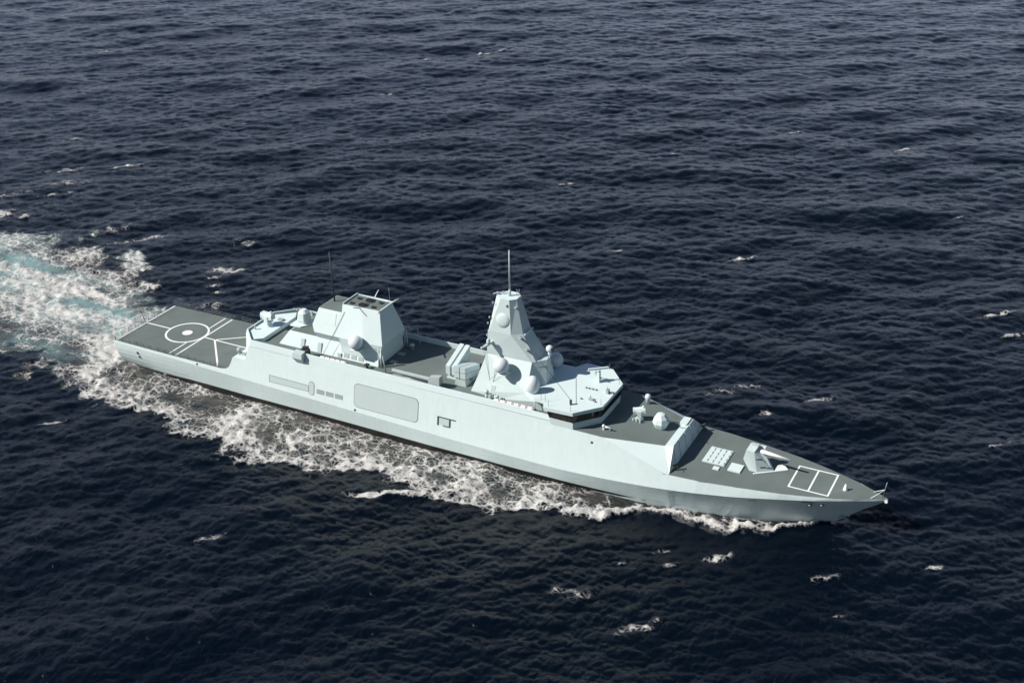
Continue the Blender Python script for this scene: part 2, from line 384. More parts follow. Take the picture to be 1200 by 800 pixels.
def water_material():
    m, nt, b = new_mat('sea_water')
    N, L = nt.nodes, nt.links
    def nd(t, **k):
        n = N.new(t)
        for a, v in k.items(): setattr(n, a, v)
        return n
    def math_(op, a, b_=None, clamp=False):
        n = nd('ShaderNodeMath', operation=op, use_clamp=clamp)
        for i, v in enumerate((a, b_)):
            if v is None: continue
            if isinstance(v, (int, float)): n.inputs[i].default_value = v
            else: L.new(v, n.inputs[i])
        return n.outputs[0]
    def mixc(f, a, b_):
        n = nd('ShaderNodeMix', data_type='RGBA')
        for s_, v in (('Factor', f), ('A', a), ('B', b_)):
            if isinstance(v, (int, float)): n.inputs[s_].default_value = v
            elif isinstance(v, tuple): n.inputs[s_].default_value = (*v, 1)
            else: L.new(v, n.inputs[s_])
        return n.outputs['Result']
    geo = nd('ShaderNodeNewGeometry')
    fa = nd('ShaderNodeAttribute', attribute_name='foam'); ae = nd('ShaderNodeAttribute', attribute_name='aerated')
    pos = geo.outputs['Position']
    # domain warp for the foam lace
    wn_ = nd('ShaderNodeTexNoise'); wn_.inputs['Scale'].default_value = 0.55; wn_.inputs['Detail'].default_value = 4.0
    L.new(pos, wn_.inputs['Vector'])
    wv = nd('ShaderNodeVectorMath', operation='MULTIPLY_ADD')
    L.new(wn_.outputs['Color'], wv.inputs[0]); wv.inputs[1].default_value = (1.7, 1.7, 0.0); L.new(pos, wv.inputs[2])
    fl = nd('ShaderNodeVectorMath', operation='MULTIPLY'); L.new(wv.outputs[0], fl.inputs[0]); fl.inputs[1].default_value = (0.8, 1.0, 0.0)
    fb = nd('ShaderNodeTexNoise'); fb.inputs['Scale'].default_value = 0.8; fb.inputs['Detail'].default_value = 8.0; fb.inputs['Roughness'].default_value = 0.7
    L.new(fl.outputs[0], fb.inputs['Vector'])
    fb2 = nd('ShaderNodeTexNoise'); fb2.inputs['Scale'].default_value = 3.2; fb2.inputs['Detail'].default_value = 5.0; fb2.inputs['Roughness'].default_value = 0.72
    L.new(pos, fb2.inputs['Vector'])
    gate = nd('ShaderNodeMapRange', interpolation_type='SMOOTHSTEP'); gate.inputs['From Min'].default_value = 0.06; gate.inputs['From Max'].default_value = 0.3
    L.new(fa.outputs['Fac'], gate.inputs['Value'])
    # foam lies in a net of bubbles: it covers the water near the cell edges, the more the denser it is
    cov = math_('MULTIPLY', math_('SUBTRACT', fa.outputs['Fac'], 0.27), 1.25)
    nz = math_('ADD', math_('MULTIPLY', math_('SUBTRACT', fb.outputs['Fac'], 0.5), 1.5), math_('MULTIPLY', math_('SUBTRACT', fb2.outputs['Fac'], 0.5), 0.8))
    cov = math_('ADD', cov, math_('MULTIPLY', nz, 0.66))
    def lace(scale, gain, soft):
        v = nd('ShaderNodeTexVoronoi', feature='DISTANCE_TO_EDGE', voronoi_dimensions='2D'); v.inputs['Scale'].default_value = scale
        L.new(fl.outputs[0], v.inputs['Vector'])
        e_ = math_('SUBTRACT', cov, math_('MULTIPLY', v.outputs['Distance'], gain))
        mr = nd('ShaderNodeMapRange', interpolation_type='SMOOTHSTEP'); mr.inputs['From Min'].default_value = -soft; mr.inputs['From Max'].default_value = soft
        L.new(e_, mr.inputs['Value']); return mr.outputs[0]
    l1 = lace(0.44, 2.0, 0.18); l2 = lace(1.25, 1.8, 0.24)
    s_ = math_('ADD', math_('MULTIPLY', l1, 0.62), math_('MULTIPLY', l2, 0.5), True)
    s_ = math_('MULTIPLY', s_, math_('ADD', math_('MULTIPLY', fb2.outputs['Fac'], 0.9), 0.45), True)
    foam = math_('MULTIPLY', s_, gate.outputs[0], True)
    # water body colour, greener where full of bubbles
    an = nd('ShaderNodeTexNoise'); an.inputs['Scale'].default_value = 0.16; an.inputs['Detail'].default_value = 5.0
    L.new(fl.outputs[0], an.inputs['Vector'])
    am = math_('MULTIPLY', ae.outputs['Fac'], math_('ADD', math_('MULTIPLY', an.outputs['Fac'], 1.5), 0.05), True)
    body = mixc(am, (0.0008, 0.0032, 0.0078), (0.13, 0.255, 0.265))
    fi = nd('ShaderNodeAttribute', attribute_name='film')
    smap = nd('ShaderNodeMapping'); smap.inputs['Scale'].default_value = (0.10, 0.34, 1.0); L.new(fl.outputs[0], smap.inputs['Vector'])
    sw = nd('ShaderNodeTexNoise'); sw.inputs['Scale'].default_value = 1.0; sw.inputs['Detail'].default_value = 7.0; sw.inputs['Roughness'].default_value = 0.66; sw.inputs['Distortion'].default_value = 1.2
    L.new(smap.outputs[0], sw.inputs['Vector'])
    fm = nd('ShaderNodeMapRange', interpolation_type='SMOOTHSTEP'); fm.inputs['From Min'].default_value = 0.34; fm.inputs['From Max'].default_value = 0.68; L.new(sw.outputs['Fac'], fm.inputs['Value'])
    film = math_('MULTIPLY', fm.outputs[0], math_('MULTIPLY', fi.outputs['Fac'], 0.62), True)
    fgr = math_('MULTIPLY', film, math_('ADD', math_('MULTIPLY', fb2.outputs['Fac'], 1.2), 0.25), True)
    body = mixc(fgr, body, mixc(ae.outputs['Fac'], (0.15, 0.125, 0.105), (0.60, 0.62, 0.61)))
    fcol = mixc(fb2.outputs['Fac'], (0.44, 0.435, 0.43), (0.80, 0.795, 0.785))
    L.new(mixc(foam, body, fcol), b.inputs['Base Color'])
    L.new(math_('ADD', math_('MULTIPLY', foam, 0.8), 0.12), b.inputs['Roughness'])
    b.inputs['IOR'].default_value = 1.333
    sp = math_('SUBTRACT', 0.38, math_('MULTIPLY', foam, 0.28)); L.new(sp, b.inputs['Specular IOR Level'])
    # small ripples
    rmap = nd('ShaderNodeMapping'); rmap.inputs['Rotation'].default_value = (0, 0, -WIND); rmap.inputs['Scale'].default_value = (1.0, 0.42, 1.0)
    L.new(pos, rmap.inputs['Vector'])
    r1 = nd('ShaderNodeTexNoise'); r1.inputs['Scale'].default_value = 1.6; r1.inputs['Detail'].default_value = 6.0; r1.inputs['Roughness'].default_value = 0.66; r1.inputs['Distortion'].default_value = 0.6
    L.new(rmap.outputs[0], r1.inputs['Vector'])
    bh = math_('ADD', math_('MULTIPLY', r1.outputs['Fac'], 0.5), math_('MULTIPLY', foam, math_('MULTIPLY', fb2.outputs['Fac'], 0.55)))
    bp_ = nd('ShaderNodeBump'); bp_.inputs['Strength'].default_value = 1.0; bp_.inputs['Distance'].default_value = 0.36
    L.new(bh, bp_.inputs['Height']); L.new(bp_.outputs[0], b.inputs['Normal'])
    return m
WATER = water_material()
_co, _q, _fo, _ae, _wk = build_sea()
# far water out to the horizon, lying under the detailed sheet
far_r = [0, 60, 200, 600, 1200, 3000, 9000, 30000]
ec = [(CAM_X, CAM_Y, -2.2)]; eq = []
NA = 64
for i, rr_ in enumerate(far_r[1:]):
    for k in range(NA):
        a = 2 * math.pi * k / NA; ec.append((CAM_X + rr_ * math.cos(a), CAM_Y + rr_ * math.sin(a), -2.2))
for i in range(len(far_r) - 2):
    for k in range(NA):
        a, b_ = 1 + i * NA + k, 1 + i * NA + (k + 1) % NA; eq.append((a, a + NA, b_ + NA, b_))
sea = sea_mesh('sea', _co, _q[~_wk], _fo, _ae, WATER, (np.array(ec, dtype=np.float32), np.array(eq)))
sea['kind'] = 'structure'; sea['label'] = 'dark navy blue choppy open sea with scattered whitecaps'; sea['category'] = 'sea'
wake = sea_mesh('ship_wake', _co, _q[_wk], _fo, _ae, WATER)
wake['kind'] = 'stuff'; wake['label'] = 'white lacy foam wake along the side of the ship and astern'; wake['category'] = 'wake'
del _co, _q, _fo, _ae, _wk

# ------------------------------------------------------------------ the ship: x from stern (0) to stem (166), y to port, z above the waterline
ship = bpy.data.objects.new('frigate', None); COL.objects.link(ship)
ship.location = (83, 0, 0); WORLD_LOC['frigate'] = Vector((83, 0, 0))
ship['label'] = 'pale grey naval frigate under way with helicopter deck aft and gun on the bow'
ship['category'] = 'warship'
ip = lambda x, a: float(np.interp(x, [p[0] for p in a], [p[1] for p in a]))
KY = [(0, 9.8), (12, 10.05), (30, 10.2), (110, 10.2), (118, 10.2), (124, 10.12), (129, 9.95), (134.5, 9.55), (141.7, 8.5), (148, 7.1), (154, 5.45), (160, 3.15), (164, 1.22), (166, 0.02)]
KZ = [(0, 6.25), (15, 6.1), (33, 5.65), (60, 4.9), (80, 4.35), (99, 4.0), (109, 3.95), (118, 4.45), (127, 5.15), (134.5, 5.8), (141.7, 6.35), (148, 6.95), (154, 7.45), (160, 7.72), (166, 7.85)]
WY = [(0, 7.25), (13.5, 8.26), (35, 9.05), (59, 9.25), (80, 9.5), (94.7, 9.37), (109, 8.97), (124, 7.9), (132, 7.0), (139.6, 5.8), (146.8, 3.64), (152, 1.75), (156.2, 0.05)]
DY = [(129.6, 9.35), (135.5, 8.95), (142, 7.9), (149, 6.55), (153, 5.45), (157.5, 4.05), (161, 2.7), (164, 1.15), (166, 0.03)]
TZ = [(0, 6.75), (30, 6.72), (31.2, 6.95), (31.9, 7.45), (32.5, 8.6), (32.9, 9.75), (36.05, 9.8), (37.1, 13.0), (106.3, 13.0), (106.35, 12.27), (116.7, 12.25), (129.6, 8.2), (166, 8.2)]
STEM = [(-3, 154.6), (0, 156.2), (1.1, 157.9), (3, 160.0), (5, 162.3), (7.15, 165.3), (7.85, 166.0), (8.2, 166.05)]
def side_y(x, z):
    ky, kz = ip(x, KY), ip(x, KZ)
    if z >= kz:
        if x >= 129.6:
            return ky + (ip(x, DY) - ky) * min(1.0, (z - kz) / (8.2 - kz))
        sl = ip(x, [(0, 0.1), (30, 0.17), (116, 0.17), (129.6, 0.19)])
        return ky - sl * (z - kz)
    return None
def deck_outline(x0, x1, z, inset=0.0, step=2.0):
    n = max(2, int((x1 - x0) / step) + 1); xs = [x0 + (x1 - x0) * i / (n - 1) for i in range(n)]
    return [(x, -max(0.005, side_y(x, z) - inset), z) for x in xs] + [(x, max(0.005, side_y(x, z) - inset), z) for x in xs[::-1]]

# hull shell: rows per station from below the water to the sheer
xs = sorted(set([0, 0.6, 1.5, 3, 6, 9, 12, 15, 20, 25, 30, 30.6, 31.2, 31.6, 31.9, 32.2, 32.5, 32.9, 36.05, 37.1, 40, 50, 60, 70, 80, 90, 100, 106.3, 106.35, 110, 114, 116.7, 120, 124, 127, 129.6] + [131 + i * 2 for i in range(17)] + [164.4, 165.2, 165.7, 166]))
NLOW = 7
def station(x, sgn):
    ky, kz = ip(x, KY), ip(x, KZ)
    pts = []
    wy = ip(x, WY) if x < 156.2 else 0.02
    keelz = -2.5 if x < 150 else -2.5
    for i in range(NLOW + 1):
        t = i / NLOW
        z = keelz + (kz - keelz) * t
        zz = min(1.0, max(z, 0.0) / kz)
        if x < 30:     # rounder bilge aft
            bl = 1 - x / 30.0
            u = zz * (1 - bl) + bl * (1 - (1 - zz) ** 2.2)
        else: u = zz
        y = wy + (ky - wy) * u if z >= 0 else wy - (-z) * 0.25 * min(1, wy / 4)
        # raked stem: in front of the stem line the hull has no breadth
        y = max(y, 0.02)
        px = x
        if x > 130:
            sx = ip(z, STEM)
            # stretch stations so that each row ends on the stem line
            px = 130 + (x - 130) * (sx - 130) / 36.0
            w = ip(130 + (x - 130) * (156.2 - 130) / 36.0, WY)
            y = max(0.02, w + (ky - w) * (zz ** 1.15)) if z >= 0 else max(0.02, w - (-z) * 0.1)
        pts.append((px, sgn * y, z))
    tz = ip(x, TZ)
    for t in (0.25, 0.5, 0.75, 1.0):
        z = kz + (tz - kz) * t
        px = 130 + (x - 130) * (ip(z, STEM) - 130) / 36.0 if x > 130 else x
        pts.append((px, sgn * max(0.02, side_y(x, z)), z))
    return pts
hb = MB()
for sgn in (-1, 1):
    hb.loft([station(x, sgn) for x in xs], cap0=False, cap1=False, closed=False)
tr_s, tr_p = station(0, -1), station(0, 1)
for i in range(len(tr_s) - 1):
    hb.add([tr_s[i], tr_p[i], tr_p[i + 1], tr_s[i + 1]], [(0, 1, 2, 3)])
hull = link('hull', hb, 'hull', ship, 'light grey steel hull, paler above its knuckle line')
# boot topping: thin black band proud of the plating
bt = MB()
for sgn in (-1, 1):
    rows = []
    for x in [3, 6, 10, 15, 20] + list(range(25, 130, 5)):
        ky, kz, wy = ip(x, KY), ip(x, KZ), ip(x, WY)
        if x < 30:
            bl = 1 - x / 30.0
            yf = lambda z: wy + (ky - wy) * ((z / kz) * (1 - bl) + bl * (1 - (1 - z / kz) ** 2.2))
        else: yf = lambda z: wy + (ky - wy) * z / kz
        h = ip(x, [(0, 0.15), (8, 0.5), (22, 1.15), (60, 1.3), (90, 1.2), (112, 0.9), (130, 0.5)])
        rows.append([(x, sgn * (wy + 0.03 - 0.2), -1.0), (x, sgn * (wy + 0.03), 0), (x, sgn * (yf(h) + 0.03), h)])
    bt.loft(rows, cap0=False, cap1=False, closed=False)
link('boot_stripe', bt, 'black', hull)

def on_side(x, z, off=0.0, sgn=-1): return (x, sgn * (side_y(x, z) + off), z)
def side_panel(corners, off=0.03, sgn=-1):   # polygon of (x, z) laid on the upper side plating as a thin plate
    mb = MB(); outer = [on_side(x, z, off, sgn) for x, z in corners]; inner = [on_side(x, z, -0.05, sgn) for x, z in corners]
    return mb.loft([inner, outer])
def rrect(x0, x1, zl0, zl1, zr0, zr1, r=0.5, n=4):
    # rounded quad whose left and right ends have their own z range
    pts = []
    zl = lambda u, t: (zl0 + (zr0 - zl0) * u) * (1 - t) + (zl1 + (zr1 - zl1) * u) * t
    W, H = x1 - x0, zl1 - zl0
    for cx, cz, a0 in ((W - r, r, -90), (W - r, H - r, 0), (r, H - r, 90), (r, r, 180)):
        for i in range(n + 1):
            a = R(a0 + 90 * i / n); px, pz = cx + r * math.cos(a), cz + r * math.sin(a)
            pts.append((x0 + px, zl(px / W, pz / H)))
    return pts
for sgn in (-1, 1):
    d = link('boat_bay_door', side_panel(rrect(63.3, 78.0, 5.95, 10.72, 5.85, 10.65, 0.9), 0.05, sgn), 'grey', hull, 'large rounded pale grey door in the side')
    pts = rrect(63.2, 78.1, 5.85, 10.82, 5.75, 10.75, 0.95)
    link('boat_bay_seam', side_panel(pts, 0.02, sgn), 'seam', hull)
    link('side_recess_panel', side_panel([(42.5, 6.6), (52.2, 6.6), (52.2, 7.72), (42.5, 7.9)], 0.05, sgn), 'grey', hull)
    link('side_recess_seam', side_panel([(42.35, 6.5), (52.3, 6.5), (52.3, 7.82), (42.35, 8.0)], 0.02, sgn), 'seam', hull)
    link('side_door', side_panel(rrect(52.35, 53.55, 6.05, 8.75, 6.05, 8.75, 0.5), 0.06, sgn), 'grey', hull, 'narrow round-ended pale grey door')
    link('side_door_seam', side_panel(rrect(52.27, 53.65, 5.97, 8.83, 5.97, 8.83, 0.55), 0.03, sgn), 'seam', hull)
    for x0, x1 in ((54.2, 56.05), (56.45, 58.25), (58.65, 60.5)):
        v = link('side_vent', side_panel([(x0, 6.6), (x1, 6.6), (x1, 7.55), (x0, 7.58)], 0.05, sgn), 'midgrey', hull)
        lv = MB()
        for k in range(5):
            z = 6.7 + k * 0.19
            lv.loft([[on_side(x0 + 0.1, z, 0.05, sgn), on_side(x1 - 0.1, z, 0.05, sgn)], [on_side(x0 + 0.1, z + 0.09, 0.1, sgn), on_side(x1 - 0.1, z + 0.09, 0.1, sgn)]], False, False, closed=False)
        link('louvre_slats', lv, 'grey', v)
    hd = MB()
    hd.loft([[on_side(82.45, 6.55, o, sgn), on_side(82.65, 6.55, o, sgn), on_side(82.65, 8.3, o, sgn), on_side(82.45, 8.3, o, sgn)] for o in (-0.02, 0.14)])
    hd.loft([[on_side(82.4, 8.18, o, sgn), on_side(86.4, 8.18, o, sgn), on_side(86.4, 8.3, o, sgn), on_side(82.4, 8.3, o, sgn)] for o in (-0.02, 0.12)])
    hd.loft([[on_side(85.1, 6.6, o, sgn), on_side(85.27, 6.6, o, sgn), on_side(85.27, 8.18, o, sgn), on_side(85.1, 8.18, o, sgn)] for o in (-0.02, 0.12)])
    hd.loft([[on_side(83.7, 6.55, o, sgn), on_side(85.1, 6.55, o, sgn), on_side(85.1, 6.65, o, sgn), on_side(83.7, 6.65, o, sgn)] for o in (-0.02, 0.1)])
    link('boarding_door_frame', hd, 'dark', hull)
    link('boarding_door', side_panel(rrect(82.8, 85.0, 6.7, 8.1, 6.7, 8.1, 0.2), 0.04, sgn), 'grey', hull)
    for x, z in ((114.7, 10.75), (63.5, 5.15), (23.4, 6.25)):
        y = side_y(x, z)
        link('porthole', MB().lathe((x, sgn * y, z), [(0.02, -0.06), (0.24, -0.06), (0.24, 0.06), (0.02, 0.06)], 12, ax='y'), 'dark', hull)
# mooring and anchor openings in the lower plating
def low_y(x, z):      # breadth of the flared bow plating
    best = None
    for xx in np.linspace(120, 166, 400):
        st = station(xx, 1)
        zs = [p[2] for p in st]; px = np.interp(z, zs, [p[0] for p in st]); py = np.interp(z, zs, [p[1] for p in st])
        if best is None or abs(px - x) < best[0]: best = (abs(px - x), py)
    return best[1]
for sgn in (-1, 1):
    for x, z in ((154.0, 6.2), (155.9, 6.35)):
        y = low_y(x, z)
        h = link('hawse_pipe', MB().sphere((x, sgn * (y + 0.0), z), 0.42, 14, 8, 0.7), 'seam', hull)
        link('hawse_opening', MB().sphere((x, sgn * (y + 0.30), z + 0.05), 0.22, 10, 6, 0.7), 'steel', h)
    y = low_y(153.6, 6.95)
    link('fender_bar', MB().box((153.7, sgn * (y - 0.06), 6.95), (1.9, 0.25, 0.14), rz=sgn * -0.32), 'dark', hull)
    y = low_y(144.5, 5.9)
    link('mooring_port', MB().box((144.5, sgn * (y - 0.05), 5.9), (1.4, 0.2, 0.45), rz=sgn * -0.2), 'seam', hull)
    y = low_y(158.5, 2.9)
    an = MB().tube((158.2, sgn * (y + 0.15), 3.4), (159.6, sgn * (y + 0.05), 2.5), 0.13)
    an.tube((158.4, sgn * (y + 0.25), 2.5), (159.4, sgn * (y + 0.1), 3.3), 0.1)
    an.box((159.7, sgn * (y - 0.2), 2.5), (0.7, 0.35, 0.2))
    link('anchor', an, 'steel', hull)
    for x, z in ((6.4, 5.0), (6.6, 4.0)):
        yy = abs(np.interp(z, [p[2] for p in station(x, 1)], [p[1] for p in station(x, 1)]))
        pp = MB().lathe((x, sgn * yy, z), [(0.02, -0.1), (0.3, -0.1), (0.3, 0.12), (0.2, 0.12), (0.2, 0.02), (0.02, 0.02)], 12, ax='y')
        link('fairlead_port', pp, 'dark', hull)
# stem fairlead
link('stem_roller', MB().tube((165.9, -0.3, 7.7), (165.9, 0.3, 7.7), 0.28), 'white', hull)

# ---------------- flight deck
fd = link('flight_deck', MB().slab([p for p in deck_outline(0.0, 33.2, 6.75, 0.04, 1.5)], 0.12), 'deck', ship, 'grey helicopter deck with white landing marks')
ZM = 6.765
def stripe(p0, p1, w, z=ZM, mb=None):
    mb = mb or MB(); p0, p1 = Vector((*p0, 0)), Vector((*p1, 0)); d = (p1 - p0).normalized(); n = Vector((-d.y, d.x, 0)) * w / 2
    return mb.slab([(*(p0 - n).xy, z), (*(p1 - n).xy, z), (*(p1 + n).xy, z), (*(p0 + n).xy, z)], 0.01)
def ring(c, r0, r1, z, n=64):
    mb = MB(); a = [2 * math.pi * i / n for i in range(n + 1)]
    mb.loft([[(c[0] + r0 * math.cos(t), c[1] + r0 * math.sin(t), z) for t in a], [(c[0] + r1 * math.cos(t), c[1] + r1 * math.sin(t), z) for t in a]], False, False, closed=False)
    return mb
link('landing_circle', ring((12.3, 0), 4.45, 4.9, ZM), 'white', fd)
link('landing_spot', MB().slab([(12.3 + 1.15 * math.cos(2 * math.pi * i / 32), 1.15 * math.sin(2 * math.pi * i / 32), ZM) for i in range(32)], 0.01), 'white', fd)
link('deck_edge_line', stripe((0.45, -9.7), (0.45, 9.7), 0.4), 'white', fd)
link('centre_line', stripe((0.65, 0), (7.38, 0), 0.34), 'white', fd)
link('cross_line', stripe((15.35, -9.6), (15.35, -3.75), 0.3), 'white', fd)
link('cross_line', stripe((15.35, 3.75), (15.35, 9.6), 0.3), 'white', fd)
link('cross_line', stripe((17.2, -9.6), (17.2, 9.6), 0.36, ZM + 0.006), 'white', fd)
link('approach_line', stripe((17.4, -0.15), (20.2, -0.2), 0.32), 'white', fd)
link('approach_line', stripe((20.3, -0.2), (32.3, -0.3), 0.32, ZM + 0.006), 'white', fd)
link('approach_line', stripe((20.35, -0.4), (28.6, -9.55), 0.4, ZM + 0.012), 'white', fd)
link('approach_line', stripe((20.35, 0.0), (29.0, 6.4), 0.32, ZM + 0.012), 'white', fd)
random.seed(4)
def rail(name, path, h, n_posts, lean=0.0, parent=None, mat='seam', wires=(0.33, 0.66, 1.0), r=0.05, wr=0.03):
    mb = MB(); P = [Vector(p) for p in path]
    seg = [(P[i + 1] - P[i]).length for i in range(len(P) - 1)]; tot = sum(seg)
    def at(t):
        s_ = t * tot
        for i, L_ in enumerate(seg):
            if s_ <= L_ + 1e-6: return P[i] + (P[i + 1] - P[i]) * (s_ / L_)
            s_ -= L_
        return P[-1]
    tops = []
    for i in range(n_posts):
        p = at(i / (n_posts - 1)); mb.tube(p, p + Vector((0, lean, h)), r, r, 6); tops.append(p)
    for w in wires:
        for a, b_ in zip(tops[:-1], tops[1:]): mb.tube(a + Vector((0, lean * w, h * w)), b_ + Vector((0, lean * w, h * w)), wr, wr, 5)
    return link(name, mb, mat, parent or ship)
rail('guard_rail', [(x, -side_y(x, 6.75) + 0.12, 6.75) for x in (0.3, 10, 20, 29.2)], 1.15, 15, -0.1, fd)
rail('guard_rail', [(x, side_y(x, 6.75) - 0.12, 6.75) for x in (0.3, 10, 20, 31)], 1.15, 15, 0.1, fd)
rail('guard_rail', [(0.12, y, 6.75) for y in (-9.6, 9.6)], 1.1, 10, 0, fd)
fs = link('flagstaff', MB().tube((0.25, 0, 6.75), (-1.3, 0, 10.6), 0.09, 0.06, 8), 'dark', ship)
# ledge and end wall under the hangar front
ew = MB()
ew.loft([[(32.25, -9.45, 6.7), (32.25, 9.45, 6.7), (36.2, 9.3, 6.7), (36.2, -9.3, 6.7)], [(32.9, -9.3, 9.72), (32.9, 9.3, 9.72), (36.2, 9.25, 9.72), (36.2, -9.25, 9.72)]])
link('deck_end_wall', ew, 'upper', ship)
bal = MB().sphere((33.4, -7.6, 10.75), 0.62, 18, 10); bal.tube((33.4, -7.6, 9.72), (33.4, -7.6, 10.3), 0.3); bal.box((34.3, -7.6, 10.0), (1.2, 0.5, 0.5))
link('stabilised_sight', bal, 'midgrey', ship)

# ---------------- hangar end and weather deck
hg = MB()
oct_b = [(32.9, -4.9), (36.6, -9.1), (60, -9.1), (60, 9.1), (36.6, 9.1), (32.9, 4.9)]
oct_t = [(33.15, -4.65), (37.05, -8.68), (60, -8.6), (60, 8.6), (37.05, 8.68), (33.15, 4.65)]
hg.loft([[(x, y, 9.7) for x, y in oct_b], [(x, y, 12.9) for x, y in oct_t]])
hangar = link('hangar', hg, 'upper', ship)
hdv = MB().loft([[(32.94, -3.6, 9.74), (32.94, 3.6, 9.74), (33.16, 3.6, 12.7), (33.16, -3.6, 12.7)], [(32.8, -3.6, 9.74), (32.8, 3.6, 9.74), (33.02, 3.6, 12.7), (33.02, -3.6, 12.7)]])
link('hangar_door', hdv, 'grey', hangar)
wd_out = [(33.2, -4.6), (37.1, -8.62), (106.5, -8.75), (106.5, 8.75), (37.1, 8.62), (33.2, 4.6)]
wdk = link('weather_deck', MB().slab([(x, y, 13.0) for x, y in wd_out], 0.1), 'deck', ship)
# bulwark running round the weather deck
bw = MB()
def bul(pts_b, pts_t, th=0.22):
    rings = []
    n = len(pts_b)
    for i in range(n):
        b0, t0 = Vector(pts_b[i]), Vector(pts_t[i])
        p_prev = Vector(pts_b[max(0, i - 1)]); p_next = Vector(pts_b[min(n - 1, i + 1)])
        d = (p_next - p_prev); d.z = 0; d.normalize(); nrm = Vector((-d.y, d.x, 0)) * th
        rings.append([tuple(b0), tuple(t0), tuple(t0 + nrm), tuple(b0 + nrm)])
    return bw.loft(rings)
bpath = [(106.3, -8.82), (95, -8.82), (80, -8.82), (60, -8.8), (48.6, -8.78), (37.05, -8.74), (33.1, -4.7), (33.1, 4.7), (37.05, 8.74), (60, 8.8), (80, 8.82), (106.3, 8.82)]
tpath = [(106.0, -8.6, 13.9), (95, -8.6, 14.2), (80, -8.6, 14.2), (60, -8.58, 14.25), (48.6, -8.56, 14.3), (37.5, -8.5, 14.35), (33.45, -4.5, 14.3), (33.45, 4.5, 14.3), (37.5, 8.5, 14.35), (60, 8.58, 14.25), (80, 8.6, 14.2), (106.0, 8.6, 13.9)]
bul([(x, y, 12.98) for x, y in bpath[::-1]], tpath[::-1])
bulwark = link('bulwark', bw, 'upper', ship)
# sponson box on the starboard and port bulwark
for sgn in (-1, 1):
    sp = MB()
    sp.loft([[(49.3, sgn * 9.0, 12.05), (51.0, sgn * 9.0, 12.05), (51.1, sgn * 8.4, 12.05), (49.2, sgn * 8.4, 12.05)], [(48.9, sgn * 9.9, 13.5), (51.2, sgn * 9.9, 13.5), (51.2, sgn * 8.4, 13.5), (48.9, sgn * 8.4, 13.5)], [(48.9, sgn * 9.7, 14.5), (51.1, sgn * 9.7, 14.5), (51.1, sgn * 8.3, 14.7), (48.9, sgn * 8.3, 14.7)]])
    link('lookout_sponson', sp, 'grey', ship)
    lk = MB().box((50.6, sgn * 7.6, 13.9), (1.7, 1.1, 1.8)); lk.box((50.6, sgn * 7.4, 15.0), (1.2, 0.7, 0.5), rz=0.4)
    link('sponson_locker', lk, 'dark', ship)
# aft platform and step
pl = link('launcher_platform', MB().prism([(33.75, -4.2), (36.9, -7.3), (38.7, -5.9), (38.7, 5.3), (37.6, 7.3), (33.75, 4.2)], 13.01, 13.85), 'deckg', ship)
# missile box launcher on the hangar roof
def ram_launcher(x, y, z, rz, el, mat='upper', sc=1.0):
    root = link('missile_box_launcher', MB().lathe((x, y, z), [(0.95, 0), (0.95, 0.2), (0.6, 0.35), (0.5, 1.0), (0.4, 1.0)], 18), mat, ship)
    rot = Matrix.Rotation(rz, 3, 'Z')
    arm = MB()
    for s_ in (-1, 1):
        c = Vector((x, y, z)) + rot @ Vector((-0.1, s_ * 0.78, 1.5)); arm.box(c, (0.9, 0.25, 1.7), rz=rz)
    arm.box(Vector((x, y, z + 0.85)), (0.9, 1.8, 0.3), rz=rz)
    link('yoke', arm, mat, root)
    bx = MB(); Rm = rot @ Matrix.Rotation(-el, 3, 'Y'); c0 = Vector((x, y, z + 2.35))
    prof = [(-0.62, -0.62), (0.62, -0.62), (0.7, 0.1), (0.5, 0.62), (-0.5, 0.62), (-0.7, 0.1)]
    bx.loft([[tuple(c0 + Rm @ Vector((xx, a, b_))) for a, b_ in prof] for xx in (-1.5, 1.35)])
    bx.loft([[tuple(c0 + Rm @ Vector((xx, a * 1.08, b_ * 1.08))) for a, b_ in prof] for xx in (-1.6, -1.35)])
    bxo = link('launch_box', bx, mat, root)
    fr = MB(); fr.loft([[tuple(c0 + Rm @ Vector((xx, a * 0.9, b_ * 0.9))) for a, b_ in prof] for xx in (1.33, 1.38)])
    link('cell_cover', fr, 'midgrey', bxo)
    sn = MB().sphere(c0 + Rm @ Vector((0.9, 0.0, 0.9)), 0.3, 12, 8)
    link('sensor_dome', sn, mat, bxo)
    root.scale = (sc, sc, sc)
    return root
ram_launcher(36.2, -0.6, 13.85, R(-4), R(2))
st = MB()
st.box((34.6, -3.3, 14.35), (0.25, 0.25, 1.0))
link('platform_post', st, 'midgrey', ship)
link('platform_locker', MB().box((36.9, 2.6, 14.05), (1.2, 0.8, 0.4)), 'midgrey', ship)

# ---------------- after deckhouse, uptake block and funnel
hs = MB()
hs.loft([[(42.0, -5.0, 13.0), (66.2, -4.95, 13.0), (66.2, 4.95, 13.0), (42.0, 5.0, 13.0)], [(44.2, -3.9, 16.0), (66.6, -3.9, 16.0), (66.6, 3.9, 16.0), (44.2, 3.9, 16.0)]])
house = link('after_deckhouse', hs, 'upper', ship)
link('deckhouse_roof', MB().slab([(44.4, -3.8, 16.03), (66.5, -3.8, 16.03), (66.5, 3.8, 16.03), (44.4, 3.8, 16.03)], 0.05), 'deck', house)
